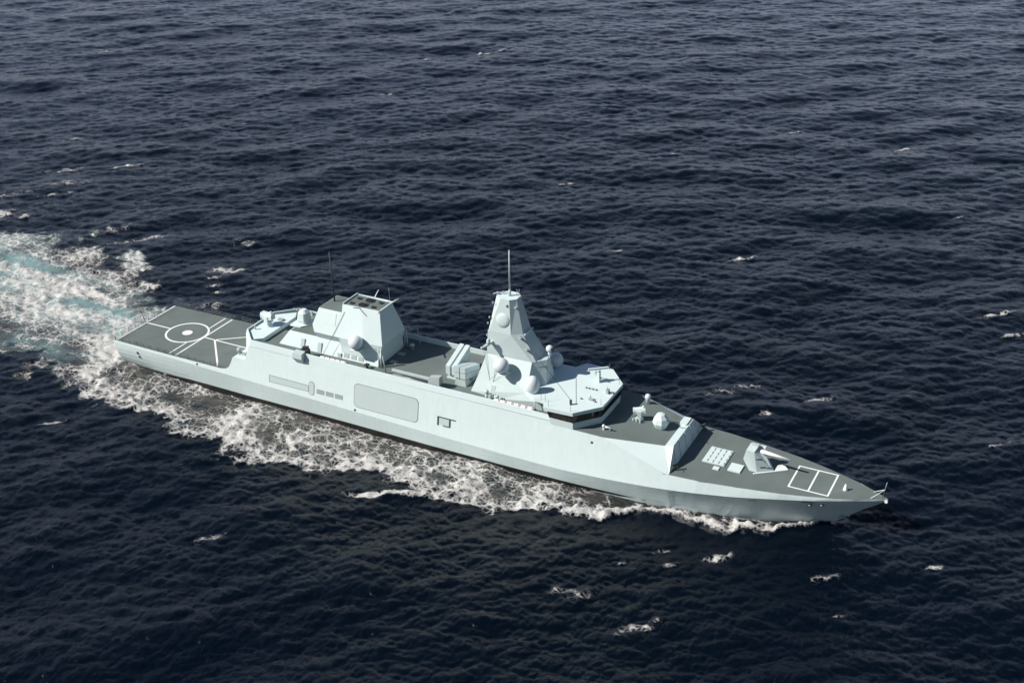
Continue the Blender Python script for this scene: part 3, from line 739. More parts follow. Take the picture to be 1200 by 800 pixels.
# doors, louvres and ventilator hoods on the starboard and port walls
def wall_box(x0, x1, z0, z1, sgn, out0=0.05, out1=0.05):
    w = lambda z: 5.0 - (z - 13.0) * 1.1 / 3.0
    return MB().loft([[(x0, sgn * (w(z0) - 0.05), z0), (x1, sgn * (w(z0) - 0.05), z0), (x1, sgn * (w(z1) - 0.05), z1), (x0, sgn * (w(z1) - 0.05), z1)],
                      [(x0, sgn * (w(z0) + out0), z0), (x1, sgn * (w(z0) + out0), z0), (x1, sgn * (w(z1) + out1), z1), (x0, sgn * (w(z1) + out1), z1)]])
for sgn in (-1, 1):
    for x in (47.4, 51.6): link('deckhouse_door', wall_box(x, x + 0.9, 13.2, 15.1, sgn, 0.12, 0.3), 'grey', house)
    link('wall_locker', wall_box(56.6, 57.4, 13.2, 14.0, sgn, 0.12, 0.35), 'grey', house)
    for k in range(3):
        x0 = 58.0 + k * 1.75
        for z0, z1 in ((13.35, 14.35), (14.6, 15.5)):
            lv = link('air_intake', wall_box(x0, x0 + 1.25, z0, z1, sgn, 0.04, 0.04), 'midgrey', house)
            sl = MB()
            for q in range(5):
                z = z0 + 0.12 + q * (z1 - z0 - 0.2) / 5
                w = 5.0 - (z - 13.0) * 1.1 / 3.0
                sl.box((x0 + 0.62, sgn * (w + 0.05), z), (1.15, 0.08, 0.07))
            link('louvre_slats', sl, 'grey', lv)
# uptake block
ub = MB()
ub.loft([[(51.3, -3.95, 16.0), (57.2, -3.95, 16.0), (57.2, 3.95, 16.0), (51.3, 3.95, 16.0)], [(51.1, -4.75, 17.5), (57.2, -4.75, 17.5), (57.2, 4.75, 17.5), (51.1, 4.75, 17.5)], [(50.5, -4.31, 18.9), (57.2, -4.31, 18.9), (57.2, 4.31, 18.9), (50.5, 4.31, 18.9)], [(51.7, -3.2, 22.4), (57.2, -3.2, 22.4), (57.2, 3.2, 22.4), (51.7, 3.2, 22.4)]])
upt = link('uptake_housing', ub, 'upper', ship)
link('uptake_roof', MB().slab([(51.8, -3.1, 22.43), (57.18, -3.1, 22.43), (57.18, 3.1, 22.43), (51.8, 3.1, 22.43)], 0.04), 'deck', upt)
for sgn in (-1, 1):
    # flush panel with a dark seam on its lower and forward edges
    f = lambda x, z, o: (x, sgn * (2.7 + (24 - z) * 0.3154 + o), z)
    link('access_panel', MB().loft([[f(52.7, 19.6, -0.1), f(56.0, 19.6, -0.1), f(56.0, 21.9, -0.1), f(52.7, 21.9, -0.1)], [f(52.7, 19.6, 0.06), f(56.0, 19.6, 0.06), f(56.0, 21.9, 0.06), f(52.7, 21.9, 0.06)]]), 'upper', upt)
fn = MB()
fr_t = [(57.2, -2.7), (62.0, -2.7), (65.7, -2.3), (65.7, 2.3), (62.0, 2.7), (57.2, 2.7)]
fr_b = [(57.2, -4.75), (62.8, -4.75), (67.1, -4.3), (67.1, 4.3), (62.8, 4.75), (57.2, 4.75)]
fr_c = [(57.3, -4.55), (62.8, -4.6), (66.5, -4.0), (66.5, 4.0), (62.8, 4.6), (57.3, 4.55)]
fn.loft([[(x, y, 13.02) for x, y in [(57.3, -4.6), (62.8, -4.6), (66.3, -4.0), (66.3, 4.0), (62.8, 4.6), (57.3, 4.6)]], [(x, y, 15.6) for x, y in fr_c], [(x, y, 17.5) for x, y in fr_b], [(x, y, 24.0) for x, y in fr_t]])
funnel = link('funnel', fn, 'upper', ship)
link('funnel_cap', MB().slab([(57.4, -2.45, 24.03), (65.4, -2.1, 24.03), (65.4, 2.1, 24.03), (57.4, 2.45, 24.03)], 0.04), 'deck', funnel)
# rim round the funnel cap, aft and port sides
rm = MB()
rm.box((57.3, 0, 24.15), (0.16, 5.2, 0.4)); rm.box((61.4, 2.5, 24.1), (8.0, 0.12, 0.2)); 
link('funnel_rim', rm, 'upper', funnel)
for x, y, r in ((58.9, 0.95, 0.5), (58.7, -1.5, 0.5), (61.4, 1.0, 0.98), (61.2, -1.3, 0.98), (64.0, 1.0, 0.5), (63.7, -1.35, 0.5)):
    ex = link('exhaust_pipe', MB().lathe((x, y, 24.0), [(r * 0.86, 0.0), (r, 0.0), (r, 0.22), (r * 0.86, 0.22), (r * 0.86, 0.06), (0.02, 0.06)], 24), 'dark', funnel)
    link('exhaust_mouth', MB().lathe((x, y, 24.05), [(0.02, 0.0), (r * 0.85, 0.0), (r * 0.85, 0.04), (0.02, 0.04)], 24), 'soot', ex)
for sgn in (-1, 1):
    ar = MB().tube((61.3, sgn * 2.7, 24.0), (61.3 - 0.2, sgn * 4.6, 24.9), 0.11, 0.09, 8)
    link('antenna_arm', ar, 'midgrey' if sgn < 0 else 'white', funnel)
    ar = MB().tube((65.5, sgn * 2.2, 23.9), (66.3, sgn * 3.9, 24.3), 0.16, 0.12, 8)
    link('antenna_arm', ar, 'white', funnel)
    link('whip_antenna', MB().tube((65.2, sgn * 2.3, 24.0), (65.1, sgn * 2.35, 27.2), 0.035, 0.02, 6), 'midgrey', ship)
    # twin pipe stanchions under the forward corner
    for dx in (0.0, 0.55):
        link('support_pipe', MB().tube((66.5 + dx, sgn * 5.0, 13.0), (66.5 + dx, sgn * 4.75, 17.2), 0.15, 0.15, 10), 'grey', ship)
    # radome on a bracket
    br = MB().box((61.9, sgn * 5.7, 16.35), (2.2, 1.8, 0.22), rz=0.0); br.box((61.9, sgn * 4.7, 15.9), (0.5, 1.6, 0.8), rx=sgn * 0.4)
    brk = link('radome_bracket', br, 'upper', ship)
    link('satellite_radome', MB().sphere((61.9, sgn * 5.9, 18.0), 1.45, 32, 18), 'radome', brk)
link('whip_antenna', MB().tube((52.9, 0.6, 22.4), (52.55, 0.6, 33.2), 0.17, 0.1, 8), 'dark', ship)
for sgn in (-1, 1):
    link('stay_wire', MB().tube((57.9, sgn * 3.22, 22.7), (53.6, sgn * 6.3, 13.0), 0.04, 0.04, 6), 'seam', ship)
# close-in gun turret on the after deckhouse
def gun_turret(x, y, z, s=1.0, rz=0.0, mat='upper', barrel=True):
    root = MB(); n = 8
    def rg(r, h, dx=0.0, sq=1.0):
        return [(x + (dx + r * math.cos(2 * math.pi * (i + .5) / n + rz)) * s, y + r * sq * math.sin(2 * math.pi * (i + .5) / n + rz) * s, z + h * s) for i in range(n)]
    root.loft([rg(1.15, 0.0), rg(1.3, 0.25), rg(1.72, 1.2), rg(1.45, 2.2), rg(0.85, 3.0, -0.1), rg(0.4, 3.15, -0.15)])
    t = link('gun_turret', root, mat, ship)
    if barrel:
        b_ = MB(); d = Vector((math.cos(rz), math.sin(rz), 0.04)); p = Vector((x, y, z + 1.75 * s))
        b_.tube(p + d * 1.2 * s, p + d * 3.6 * s, 0.13 * s, 0.08 * s, 10); b_.tube(p + d * 3.5 * s, p + d * 3.9 * s, 0.12 * s, 0.12 * s, 10)
        link('gun_barrel', b_, 'dark', t)
    return t
tb = link('turret_platform', MB().prism([(43.0, -2.2), (45.6, -2.2), (47.2, 0.4), (47.2, 2.4), (43.0, 2.4)], 16.05, 16.3), 'deckg', ship)
tt = MB()
def oct_(xc, yc, z, a, b_, ch): return [(xc - a, yc - b_ + ch, z), (xc - a + ch, yc - b_, z), (xc + a - ch, yc - b_, z), (xc + a, yc - b_ + ch, z), (xc + a, yc + b_ - ch, z), (xc + a - ch, yc + b_, z), (xc - a + ch, yc + b_, z), (xc - a, yc + b_ - ch, z)]
tt.loft([oct_(45.0, 0.1, 16.3, 0.9, 1.0, 0.3), oct_(45.1, 0.1, 17.0, 1.15, 1.3, 0.4), oct_(45.15, 0.1, 18.6, 1.0, 1.1, 0.4), oct_(45.1, 0.1, 19.2, 0.5, 0.6, 0.25)])
gt = link('gun_turret', tt, 'upper', ship)
link('gun_shield_front', MB().loft([[(46.1, -1.1, 16.6), (46.1, 1.2, 16.6), (46.0, 0.9, 18.7), (46.0, -0.8, 18.7)], [(46.45, -0.8, 16.8), (46.45, 0.9, 16.8), (46.2, 0.7, 18.5), (46.2, -0.6, 18.5)]]), 'midgrey', gt)
bb = MB().tube((44.1, 0.4, 18.3), (42.2, 0.6, 18.7), 0.1, 0.07, 8)
link('gun_barrel', bb, 'steel', gt)
# port rail structures aft
link('port_screen', MB().box((39.6, 7.9, 13.8), (3.6, 0.2, 1.6), rz=-0.05), 'midgrey', ship)
link('equipment_locker', MB().box((44.0, 6.6, 13.7), (1.9, 1.3, 1.4)), 'upper', ship)

# ---------------- midship weather deck fittings
# crossed missile canister launchers
def canisters(x0, x1, y0, y1, z0, z1, h, gap=0.06):
    root = MB()
    xm = (x0 + x1) / 2
    zl = lambda y: z0 + (z1 - z0) * (y - y0) / (y1 - y0)     # top height along y
    ya, yb = y0 + 0.25 * (y1 - y0), y0 + 0.75 * (y1 - y0)
    for ya_, yb_ in ((y0 + 0.04 * (y1 - y0), y0 + 0.34 * (y1 - y0)), (y0 + 0.55 * (y1 - y0), y0 + 0.9 * (y1 - y0))):
        root.loft([[(x0 + .15, ya_, 13.0), (x1 - .15, ya_, 13.0), (x1 - .15, yb_, 13.0), (x0 + .15, yb_, 13.0)], [(x0 + .3, ya_, zl(ya_) - h - 0.1), (x1 - .3, ya_, zl(ya_) - h - 0.1), (x1 - .3, yb_, zl(yb_) - h - 0.1), (x0 + .3, yb_, zl(yb_) - h - 0.1)]])
    root.box((xm, (y0 + y1) / 2, 13.1), (x1 - x0 - 0.2, abs(y1 - y0) * 0.9, 0.22))
    base = link('launcher_pedestal', root, 'grey', ship)
    w = (x1 - x0) / 2; hh = h / 2
    for i in range(2):
        for j in range(2):
            cx0 = x0 + i * w + gap; cx1 = x0 + (i + 1) * w - gap
            t0, t1 = -j * hh - 0.05, -(j + 1) * hh + 0.05
            mb = MB().loft([[(cx0, y, zl(y) + t1), (cx1, y, zl(y) + t1), (cx1, y, zl(y) + t0), (cx0, y, zl(y) + t0)] for y in (y0, y1)])
            link('missile_canister', mb, 'mast', base)
    return base
canisters(83.5, 86.2, -4.75, 1.0, 17.2, 15.5, 2.5, 0.1)
canisters(80.7, 83.3, 2.7, -3.2, 18.1, 16.0, 1.9, 0.2)
# deck crane stowed along the starboard bulwark
cr = MB().lathe((80.9, -7.0, 13.0), [(0.8, 0), (0.8, 0.25), (0.5, 0.4), (0.5, 1.0)], 16)
crane = link('deck_crane', cr, 'grey', ship)
link('crane_housing', MB().loft([[(79.5, -7.8, 13.9), (82.0, -7.8, 13.9), (82.0, -6.3, 13.9), (79.5, -6.3, 13.9)], [(79.6, -7.6, 15.1), (82.0, -7.6, 15.6), (82.0, -6.4, 15.6), (79.6, -6.4, 15.1)]]), 'midgrey', crane)
link('crane_jib', MB().box((75.3, -7.1, 14.55), (8.6, 0.45, 0.4)), 'grey', crane)
link('crane_ram', MB().tube((79.2, -7.7, 13.95), (71.6, -7.7, 13.95), 0.13, 0.13, 8), 'steel', crane)
# deck pads / hatches on the weather deck
for x, y in ((67.6, 1.8), (68.0, -1.9)):
    link('deck_hatch', MB().box((x, y, 13.08), (1.5, 1.1, 0.16)), 'midgrey', ship)
vm = MB().lathe((68.4, 4.6, 13.0), [(0.35, 0), (0.35, 0.8), (0.55, 0.85), (0.45, 1.15), (0.02, 1.25)], 14)
link('mushroom_vent', vm, 'grey', ship)
for sgn in (-1, 1):
    link('davit_post', MB().tube((69.2, sgn * 6.6, 13.0), (68.6, sgn * 6.6, 16.8), 0.14, 0.1, 8), 'midgrey', ship)
bv = MB().tube((64.6, -6.4, 13.0), (64.6, -6.4, 13.7), 0.28, 0.28, 12); bv.box((64.6, -6.4, 13.85), (0.8, 0.8, 0.3))
link('capstan', bv, 'dark', ship)
# life rafts and red-white lifebuoys stowed along the inside of the bulwark
def raft(x, sgn):
    o = link('life_raft', MB().tube((x - 0.62, sgn * 8.05, 14.0), (x + 0.62, sgn * 8.05, 14.0), 0.36, 0.36, 14), 'white', ship, 'white life raft canister with red bands')
    rb = MB()
    for dx in (-0.3, 0.3): rb.tube((x + dx - 0.05, sgn * 8.05, 14.0), (x + dx + 0.05, sgn * 8.05, 14.0), 0.375, 0.375, 14)
    link('red_band', rb, 'red', o)
    ck = MB().box((x + 0.85, sgn * 8.05, 13.5), (0.3, 0.6, 1.0)); ck.box((x, sgn * 8.05, 13.4), (1.2, 0.5, 0.75))
    link('raft_cradle', ck, 'dark', o)
    return o
r0 = raft(94.8, -1)
spots = [(94.8 + 1.42 * k, -1) for k in range(1, 6)] + [(55.3 + 1.25 * k, -1) for k in range(5)] + [(94.8 + 1.42 * k, 1) for k in range(6)] + [(55.3 + 1.25 * k, 1) for k in range(5)]
for x, sgn in spots: copy_part(r0, (x - 94.8, 8.05 * (sgn + 1), 0))
# fenders and small gear near the mast
gf = MB().sphere((91.9, -6.9, 14.6), 0.45, 12, 8); gf.tube((91.9, -6.9, 13.0), (91.9, -6.9, 14.3), 0.4, 0.3, 10); gf.box((92.5, -6.7, 13.6), (0.6, 0.7, 1.2))
link('signal_lamp', gf, 'grey', ship)
gw = MB()
for dx in (0, 0.55): gw.tube((93.6 + dx, -6.7, 13.0), (93.6 + dx, -6.7, 14.5), 0.16, 0.16, 8)
gw.tube((93.5, -6.7, 13.9), (94.3, -6.7, 13.9), 0.3, 0.3, 10)
link('mooring_winch', gw, 'grey', ship)
link('mooring_bitts', MB().box((87.6, -7.6, 13.3), (1.3, 0.3, 0.25)).tube((87.2, -7.6, 13), (87.2, -7.6, 13.7), 0.15).tube((88.0, -7.6, 13), (88.0, -7.6, 13.7), 0.15), 'dark', ship)

# ---------------- forward deckhouse, mast
def mir(pts): return pts + [(x, -y, z) for x, y, z in pts[::-1]]
dh = MB()
dh_b = [(87.6, -5.35), (94.0, -5.8), (106.4, -6.3)]
dh_t = [(88.6, -4.55), (99.6, -5.9), (106.4, -6.9)]
dh.loft([mir([(x, y, 12.98) for x, y in dh_b]), mir([(x, y, 15.7) for x, y in dh_t])])
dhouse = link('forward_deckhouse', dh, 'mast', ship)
ms = MB()
low0 = [(88.55, -4.6), (99.9, -4.05), (102.0, -2.1)]
low1 = [(90.1, -3.15), (99.5, -2.75), (101.6, -0.7)]
ms.loft([mir([(x, y, 15.6) for x, y in low0]), mir([(x, y, 20.7) for x, y in low1])])
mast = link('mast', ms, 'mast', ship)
# lower mast flank fairing down to the deckhouse wall
ff = MB().loft([[(88.58, -4.56, 15.65), (90.1, -3.15, 20.7), (99.5, -2.75, 20.7), (99.75, -5.85, 15.74)], [(88.58, 4.56, 15.65), (90.1, 3.15, 20.7), (99.5, 2.75, 20.7), (99.75, 5.85, 15.74)]])
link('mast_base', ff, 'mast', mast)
# slot recess on the chamfered corner
for sgn in (-1, 1):
    link('corner_recess', MB().loft([[(99.95, sgn * -2.6, 18.8), (101.75, sgn * -1.0, 18.9), (101.75, sgn * -1.0, 19.7), (99.95, sgn * -2.6, 19.6)], [(99.85, sgn * -2.75, 18.8), (101.9, sgn * -0.95, 18.9), (101.85, sgn * -0.95, 19.7), (99.85, sgn * -2.75, 19.6)]]), 'midgrey', mast)
m2 = MB()
m2_0 = [(90.1, -3.12), (99.4, -2.7), (100.1, -2.3)]
m2_1 = [(90.35, -2.95), (95.2, -2.9), (97.1, -1.6)]
m2.loft([mir([(x, y, 20.6) for x, y in m2_0]), mir([(x, y, 25.5) for x, y in m2_1])])
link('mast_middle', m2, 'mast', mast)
m3 = MB()
m3_1 = [(91.3, -0.95), (92.6, -1.9), (94.45, -1.9), (95.5, -0.9)]
m3_0 = [(90.35, -2.6), (90.6, -2.95), (95.2, -2.9), (97.1, -1.6)]
m3.loft([mir([(x, y, 25.45) for x, y in m3_0]), mir([(x, y, 32.0) for x, y in m3_1])])
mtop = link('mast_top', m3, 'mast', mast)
# ledges on the forward face
for y0 in (-1.6,):
    link('mast_ledge', MB().box((97.25, 0.0, 25.35), (0.5, 3.0, 0.3)), 'upper', mast)
link('mast_cap', MB().slab([(x, y, 32.06) for x, y, z in mir([(x, y, 0) for x, y in m3_1])], 0.08), 'upper', mtop)
for sgn in (-1, 1):
    n = Vector((0.0, sgn * 6.5, 1.02)).normalized()
    c = Vector((93.35, sgn * 2.52, 28.0))
    # panel radome: domed disc lying on the sloping face
    a = Vector((1, 0, 0)); b_ = n.cross(a).normalized()
    dm = MB(); rr = []
    for r, h in ((1.4, -0.05), (1.4, 0.07), (1.18, 0.07), (1.1, 0.13), (0.8, 0.2), (0.4, 0.25), (0.02, 0.26)):
        rr.append([tuple(c + n * h + a * r * math.cos(t) + b_ * r * math.sin(t)) for t in [2 * math.pi * i / 32 for i in range(32)]])
    dm.loft(rr, sm=True)
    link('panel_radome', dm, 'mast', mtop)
    link('mast_sensor', MB().sphere((94.0, sgn * 2.15, 31.0), 0.26, 12, 8), 'midgrey', mtop)
    # small platforms on the chamfered corners
    for x, y, z, l in ((95.6, -1.5, 30.6, 0.7), (96.7, -2.2, 25.0, 1.3), (98.2, -2.45, 22.9, 0.9)):
        link('sensor_platform', MB().box((x, sgn * -y, z), (l, 0.5, 0.14), rz=sgn * 0.6).box((x + 0.1, sgn * -y, z + 0.15), (0.3, 0.25, 0.2)), 'midgrey', mast)
link('main_pole', MB().tube((93.6, 0, 32.0), (93.6, 0, 33.4), 0.3, 0.2, 12).tube((93.6, 0, 33.4), (93.6, 0, 41.2), 0.17, 0.12, 10), 'grey', mast)
ya_ = MB().tube((92.4, 0.6, 32.5), (90.6, -1.0, 32.3), 0.13, 0.1, 8); ya_.tube((92.2, 0.2, 32.0), (92.2, 0.2, 32.7), 0.1, 0.1, 8); ya_.box((91.3, -0.4, 32.35), (0.5, 0.4, 0.35))
link('top_yard', ya_, 'midgrey', mast)
sl = MB()
for y in (0.4, 1.0, 1.5): sl.tube((94.8, y, 32.05), (94.8, y, 33.0), 0.04, 0.04, 6)
sl.tube((94.2, 1.5, 32.9), (95.3, 0.2, 32.9), 0.03, 0.03, 6)
link('cap_rail', sl, 'midgrey', mast)
for z, x in ((31.0, 91.2), (28.0, 90.6), (26.8, 90.3), (24.4, 90.2)):
    link('mast_light', MB().box((x - 0.15, -1.9 - (32 - z) * 0.12, z), (0.22, 0.22, 0.35)), 'midgrey', mast)
for sgn in (-1, 1):
    # yard arm with a small dome
    yd = MB(); yd.loft([[(90.9, sgn * 2.6, 23.1), (91.6, sgn * 2.6, 23.1), (91.6, sgn * 2.6, 23.5), (90.9, sgn * 2.6, 23.5)], [(90.6, sgn * 6.3, 23.15), (91.0, sgn * 6.3, 23.15), (91.0, sgn * 6.3, 23.45), (90.6, sgn * 6.3, 23.45)]])
    yard = link('yard_arm', yd, 'grey', mast)
    link('yard_dome', MB().tube((91.15, sgn * 4.3, 23.4), (91.15, sgn * 4.3, 24.1), 0.38, 0.38, 14).sphere((91.15, sgn * 4.3, 24.1), 0.38, 14, 10), 'grey', yard)
    link('yard_light', MB().sphere((90.8, sgn * 6.2, 23.35), 0.28, 10, 8), 'grey', yard)
    hl = MB()
    for k in range(3): hl.tube((90.85, sgn * (5.9 - k * 0.7), 23.2), (91.8, sgn * (5.35), 16.6 - 0.4 * (k == 1)), 0.025, 0.025, 5)
    hl.tube((91.9, sgn * 5.3, 16.4), (93.3, sgn * 5.2, 18.1), 0.03, 0.03, 5)
    link('signal_halyard', hl, 'seam', ship)
    br = MB().lathe((95.0, sgn * 5.7, 18.35), [(0.5, 0), (1.05, 0.25), (1.15, 0.35), (0.9, 0.35)], 20); br.loft([[(93.9, sgn * 4.0, 18.3), (96.1, sgn * 4.0, 18.3), (96.1, sgn * 6.0, 18.6), (93.9, sgn * 6.0, 18.6)], [(93.9, sgn * 4.0, 18.0), (96.1, sgn * 4.0, 18.0), (95.4, sgn * 5.6, 18.4), (94.6, sgn * 5.6, 18.4)]])
    if sgn < 0:
        brk = link('radome_bracket', br, 'upper', ship)
        link('satellite_radome', MB().sphere((94.5, -5.7, 20.25), 1.5, 32, 18), 'radome', brk)
    for x in (92.1, 96.5):
        w = lambda z: 5.75 - (z - 13) * 0.26
        link('deckhouse_door', MB().loft([[(x, sgn * (w(z) - 0.12), z) for z in (13.3, 15.3)][::1] + [(x + 0.95, sgn * (w(z) - 0.12), z) for z in (15.3, 13.3)], [(x, sgn * (w(z) + 0.16), z) for z in (13.3, 15.3)] + [(x + 0.95, sgn * (w(z) + 0.16), z) for z in (15.3, 13.3)]]), 'grey', dhouse)
# port radome beside the mast, on the bridge roof
pr = MB().tube((100.6, 6.2, 15.8), (100.6, 6.2, 16.3), 0.8, 0.8, 18)
prb = link('radome_bracket', pr, 'upper', ship)
link('satellite_radome', MB().sphere((100.3, 5.9, 17.2), 1.5, 32, 18), 'radome', prb)
# optical director forward of the mast
od = MB().tube((101.2, 1.3, 20.7), (101.2, 1.3, 21.4), 0.4, 0.3, 12); od.sphere((101.2, 1.3, 22.0), 0.72, 18, 12)
odo = link('director_ball', od, 'upper', ship)
link('director_lens', MB().box((101.8, 1.1, 22.0), (0.35, 0.6, 0.7)), 'dark', odo)

# ---------------- bridge
BASE = [(106.2, -8.75), (110.75, -8.8), (114.5, -4.3), (114.5, 4.3), (110.75, 8.8), (106.2, 8.75)]
SILL = [(106.0, -8.9), (110.8, -8.95), (114.6, -4.5), (114.6, 4.5), (110.8, 8.95), (106.0, 8.9)]
HEAD = [(105.7, -9.15), (110.85, -9.2), (114.7, -4.7), (114.7, 4.7), (110.85, 9.2), (105.7, 9.15)]
ROOF = [(99.7, -6.0), (102.2, -7.3), (104.1, -7.4), (105.2, -9.55), (110.9, -9.3), (114.85, -4.75), (114.85, 4.75), (110.9, 9.3), (105.4, 9.5), (104.0, 7.1), (101.6, 7.0), (99.7, 6.3)]
bmb = MB()
bmb.loft([[(x, y, 12.2) for x, y in BASE], [(x, y, 13.65) for x, y in SILL]])
bmb.loft([[(x, y * 0.985, 13.6) for x, y in SILL], [(x - 0.12, y * 0.985, 15.4) for x, y in HEAD]])
bridge = link('bridge', bmb, 'upper', ship)
link('bridge_roof', MB().prism(ROOF, 15.3, 16.0), 'upper', bridge)
for i in range(5):
    a0, a1, b0, b1 = SILL[i], SILL[i + 1], HEAD[i], HEAD[i + 1]
    L_ = math.hypot(a1[0] - a0[0], a1[1] - a0[1]); n = max(3, int(round(L_ / 1.3)))
    for k in range(n):
        u0, u1 = (k + 0.03) / n, (k + 0.97) / n
        lp = lambda p, q, u: (p[0] + (q[0] - p[0]) * u, p[1] + (q[1] - p[1]) * u)
        q = [(*lp(a0, a1, u0), 13.72), (*lp(a0, a1, u1), 13.72), (*lp(b0, b1, u1), 15.28), (*lp(b0, b1, u0), 15.28)]
        d = Vector((a1[1] - a0[1], -(a1[0] - a0[0]), 0)).normalized()
        q2 = [tuple(Vector(p) - d * 0.16) for p in q]
        link('window', MB().loft([q2, q]), 'glass', bridge)
    fr_ = MB()
    for k in range(n + 1):
        u = k / n; p0, p1 = lp(a0, a1, u), lp(b0, b1, u)
        fr_.tube((*p0, 13.66), (*p1, 15.32), 0.03, 0.05, 6)
    link('window_mullions', fr_, 'dark', bridge)
for sgn in (-1, 1):
    link('wing_post', MB().tube((102.3, sgn * 7.2, 13.0), (102.2, sgn * 7.2, 15.5), 0.09, 0.09, 8), 'grey', bridge)
    link('wing_door', MB().box((106.15, sgn * 7.7, 14.1), (0.2, 0.9, 2.1)), 'grey', bridge)
    # ridge fold on the roof edge
    for x, y in ((110.3, 8.9), (114.3, 4.3), (105.9, 9.0)):
        link('roof_stanchion', MB().tube((x, sgn * y, 16.0), (x, sgn * y, 17.3), 0.035, 0.035, 6), 'seam', bridge)
    link('roof_antenna', MB().tube((104.6, sgn * 7.6, 16.0), (104.6, sgn * 7.6, 18.6), 0.035, 0.025, 6), 'seam', bridge)
    link('roof_antenna', MB().tube((103.6, sgn * 7.3, 16.0), (103.6, sgn * 7.3, 17.4), 0.035, 0.025, 6), 'seam', bridge)
eg = MB().lathe((100.9, -5.3, 15.98), [(0.85, 0.0), (1.12, 0.35), (1.28, 1.2), (1.25, 2.0), (1.0, 2.75), (0.6, 3.15), (0.25, 3.3), (0.02, 3.33)], 28)
link('egg_radome', eg, 'radome', bridge)
rp = MB().loft([[(109.9, 3.1, 16.0), (110.7, 3.1, 16.0), (110.7, 4.0, 16.0), (109.9, 4.0, 16.0)], [(110.0, 3.2, 18.3), (110.6, 3.2, 18.3), (110.6, 3.9, 18.3), (110.0, 3.9, 18.3)]])
rp.tube((110.3, 3.55, 18.3), (110.3, 3.55, 18.6), 0.45, 0.35, 12)
nr = link('navigation_radar', rp, 'upper', ship)
link('radar_scanner', MB().box((110.3, 3.55, 18.8), (3.9, 0.35, 0.35), rz=R(38)), 'upper', nr)
link('radar_bracket', MB().box((109.75, 3.9, 17.6), (0.6, 0.3, 0.5)).box((111.2, 3.6, 16.9), (1.0, 0.2, 0.15)), 'midgrey', nr)
for x, y in ((109.3, 0.25), (109.9, 0.25), (110.6, 0.25), (111.3, 0.25), (110.1, -3.9), (112.9, -3.9)):
    link('roof_fitting', MB().lathe((x, y, 16.0), [(0.16, 0), (0.16, 0.22), (0.22, 0.25), (0.02, 0.34)], 10), 'midgrey', bridge)
hr = MB().box((112.0, -3.6, 16.3), (0.9, 0.35, 0.35)).tube((111.8, -3.4, 16.0), (111.8, -3.4, 16.9), 0.12, 0.12, 8)
link('signal_horn', hr, 'midgrey', bridge)
sl_ = MB().box((113.7, 0.2, 16.45), (0.5, 0.7, 0.9)); sl_.box((114.2, 0.4, 16.2), (0.9, 0.25, 0.25)); sl_.tube((113.7, 0.0, 16.9), (113.7, 0.0, 17.6), 0.05, 0.05, 6)
link('searchlight', sl_, 'midgrey', bridge)
link('roof_bollard', MB().box((109.3, -6.6, 16.5), (0.35, 0.35, 1.0)), 'dark', bridge)
link('fore_stay', MB().tube((97.6, -2.3, 24.8), (109.2, -6.5, 16.95), 0.04, 0.04, 6), 'dark', ship)

# ---------------- raised foredeck and breakwater
rd = MB()
top = [(106.4, -8.78, 12.27), (116.7, -8.85, 12.25), (127.3, -5.2, 11.3), (127.3, 5.2, 11.3), (116.7, 8.85, 12.25), (106.4, 8.78, 12.27)]
rd.add(top, [(0, 1, 4, 5), (1, 2, 3, 4)])
rd.add([(x, y, z - 0.2) for x, y, z in top], [(5, 4, 1, 0), (4, 3, 2, 1)])
rdeck = link('raised_deck', rd, 'deck', ship)
bwt = MB()
RG, FT, Bp, Ap = (128.95, 5.2, 11.75), (129.75, 9.2, 8.2), (127.32, 5.2, 11.28), (116.72, 8.86, 12.23)
Bt = (127.6, 5.2, 11.72)
mv = lambda p, s_: (p[0], s_ * p[1], p[2])
for s_ in (-1, 1):
    ed = [(x, side_y(x, ip(x, TZ)), ip(x, TZ)) for x in (116.72, 118, 120, 122, 124, 126, 127, 128, 129.6)] + [FT]
    for e0, e1 in zip(ed[:-1], ed[1:]): bwt.add([mv(e0, s_), mv(e1, s_), mv(Bp, s_)], [(0, 1, 2)])
    bwt.add([mv(Bp, s_), mv(FT, s_), mv(RG, s_), mv(Bt, s_)], [(0, 1, 2, 3)])
bwt.add([mv(FT, -1), mv(FT, 1), mv(RG, 1), mv(RG, -1)], [(0, 1, 2, 3)])
bwt.add([mv(RG, -1), mv(RG, 1), mv(Bt, 1), mv(Bt, -1)], [(0, 1, 2, 3)])
bwt.add([mv(Bt, -1), mv(Bt, 1), mv(Bp, 1), mv(Bp, -1)], [(0, 1, 2, 3)])
brkw = link('breakwater', bwt, 'upper', ship, 'tall sloping breakwater in front of the raised deck')
link('breakwater_step', MB().loft([[(127.05, 2.4, 11.3), (127.6, 2.4, 11.3), (127.6, 5.0, 11.3), (127.05, 5.0, 11.3)], [(127.2, 2.4, 12.0), (128.6, 2.4, 12.0), (128.6, 5.0, 12.0), (127.2, 5.0, 12.0)]]), 'upper', brkw)
for y in (-6.2, -3.2, 0, 3.2, 6.2):
    u = min(1.0, max(0.0, (abs(y) - 5.2) / 4.0)); zt = 11.7 - u * 3.4
    link('breakwater_rib', MB().tube((129.85, y, 8.2), (129.05 + 0.8 * u, y * 0.86, zt), 0.06, 0.06, 6), 'upper', brkw)
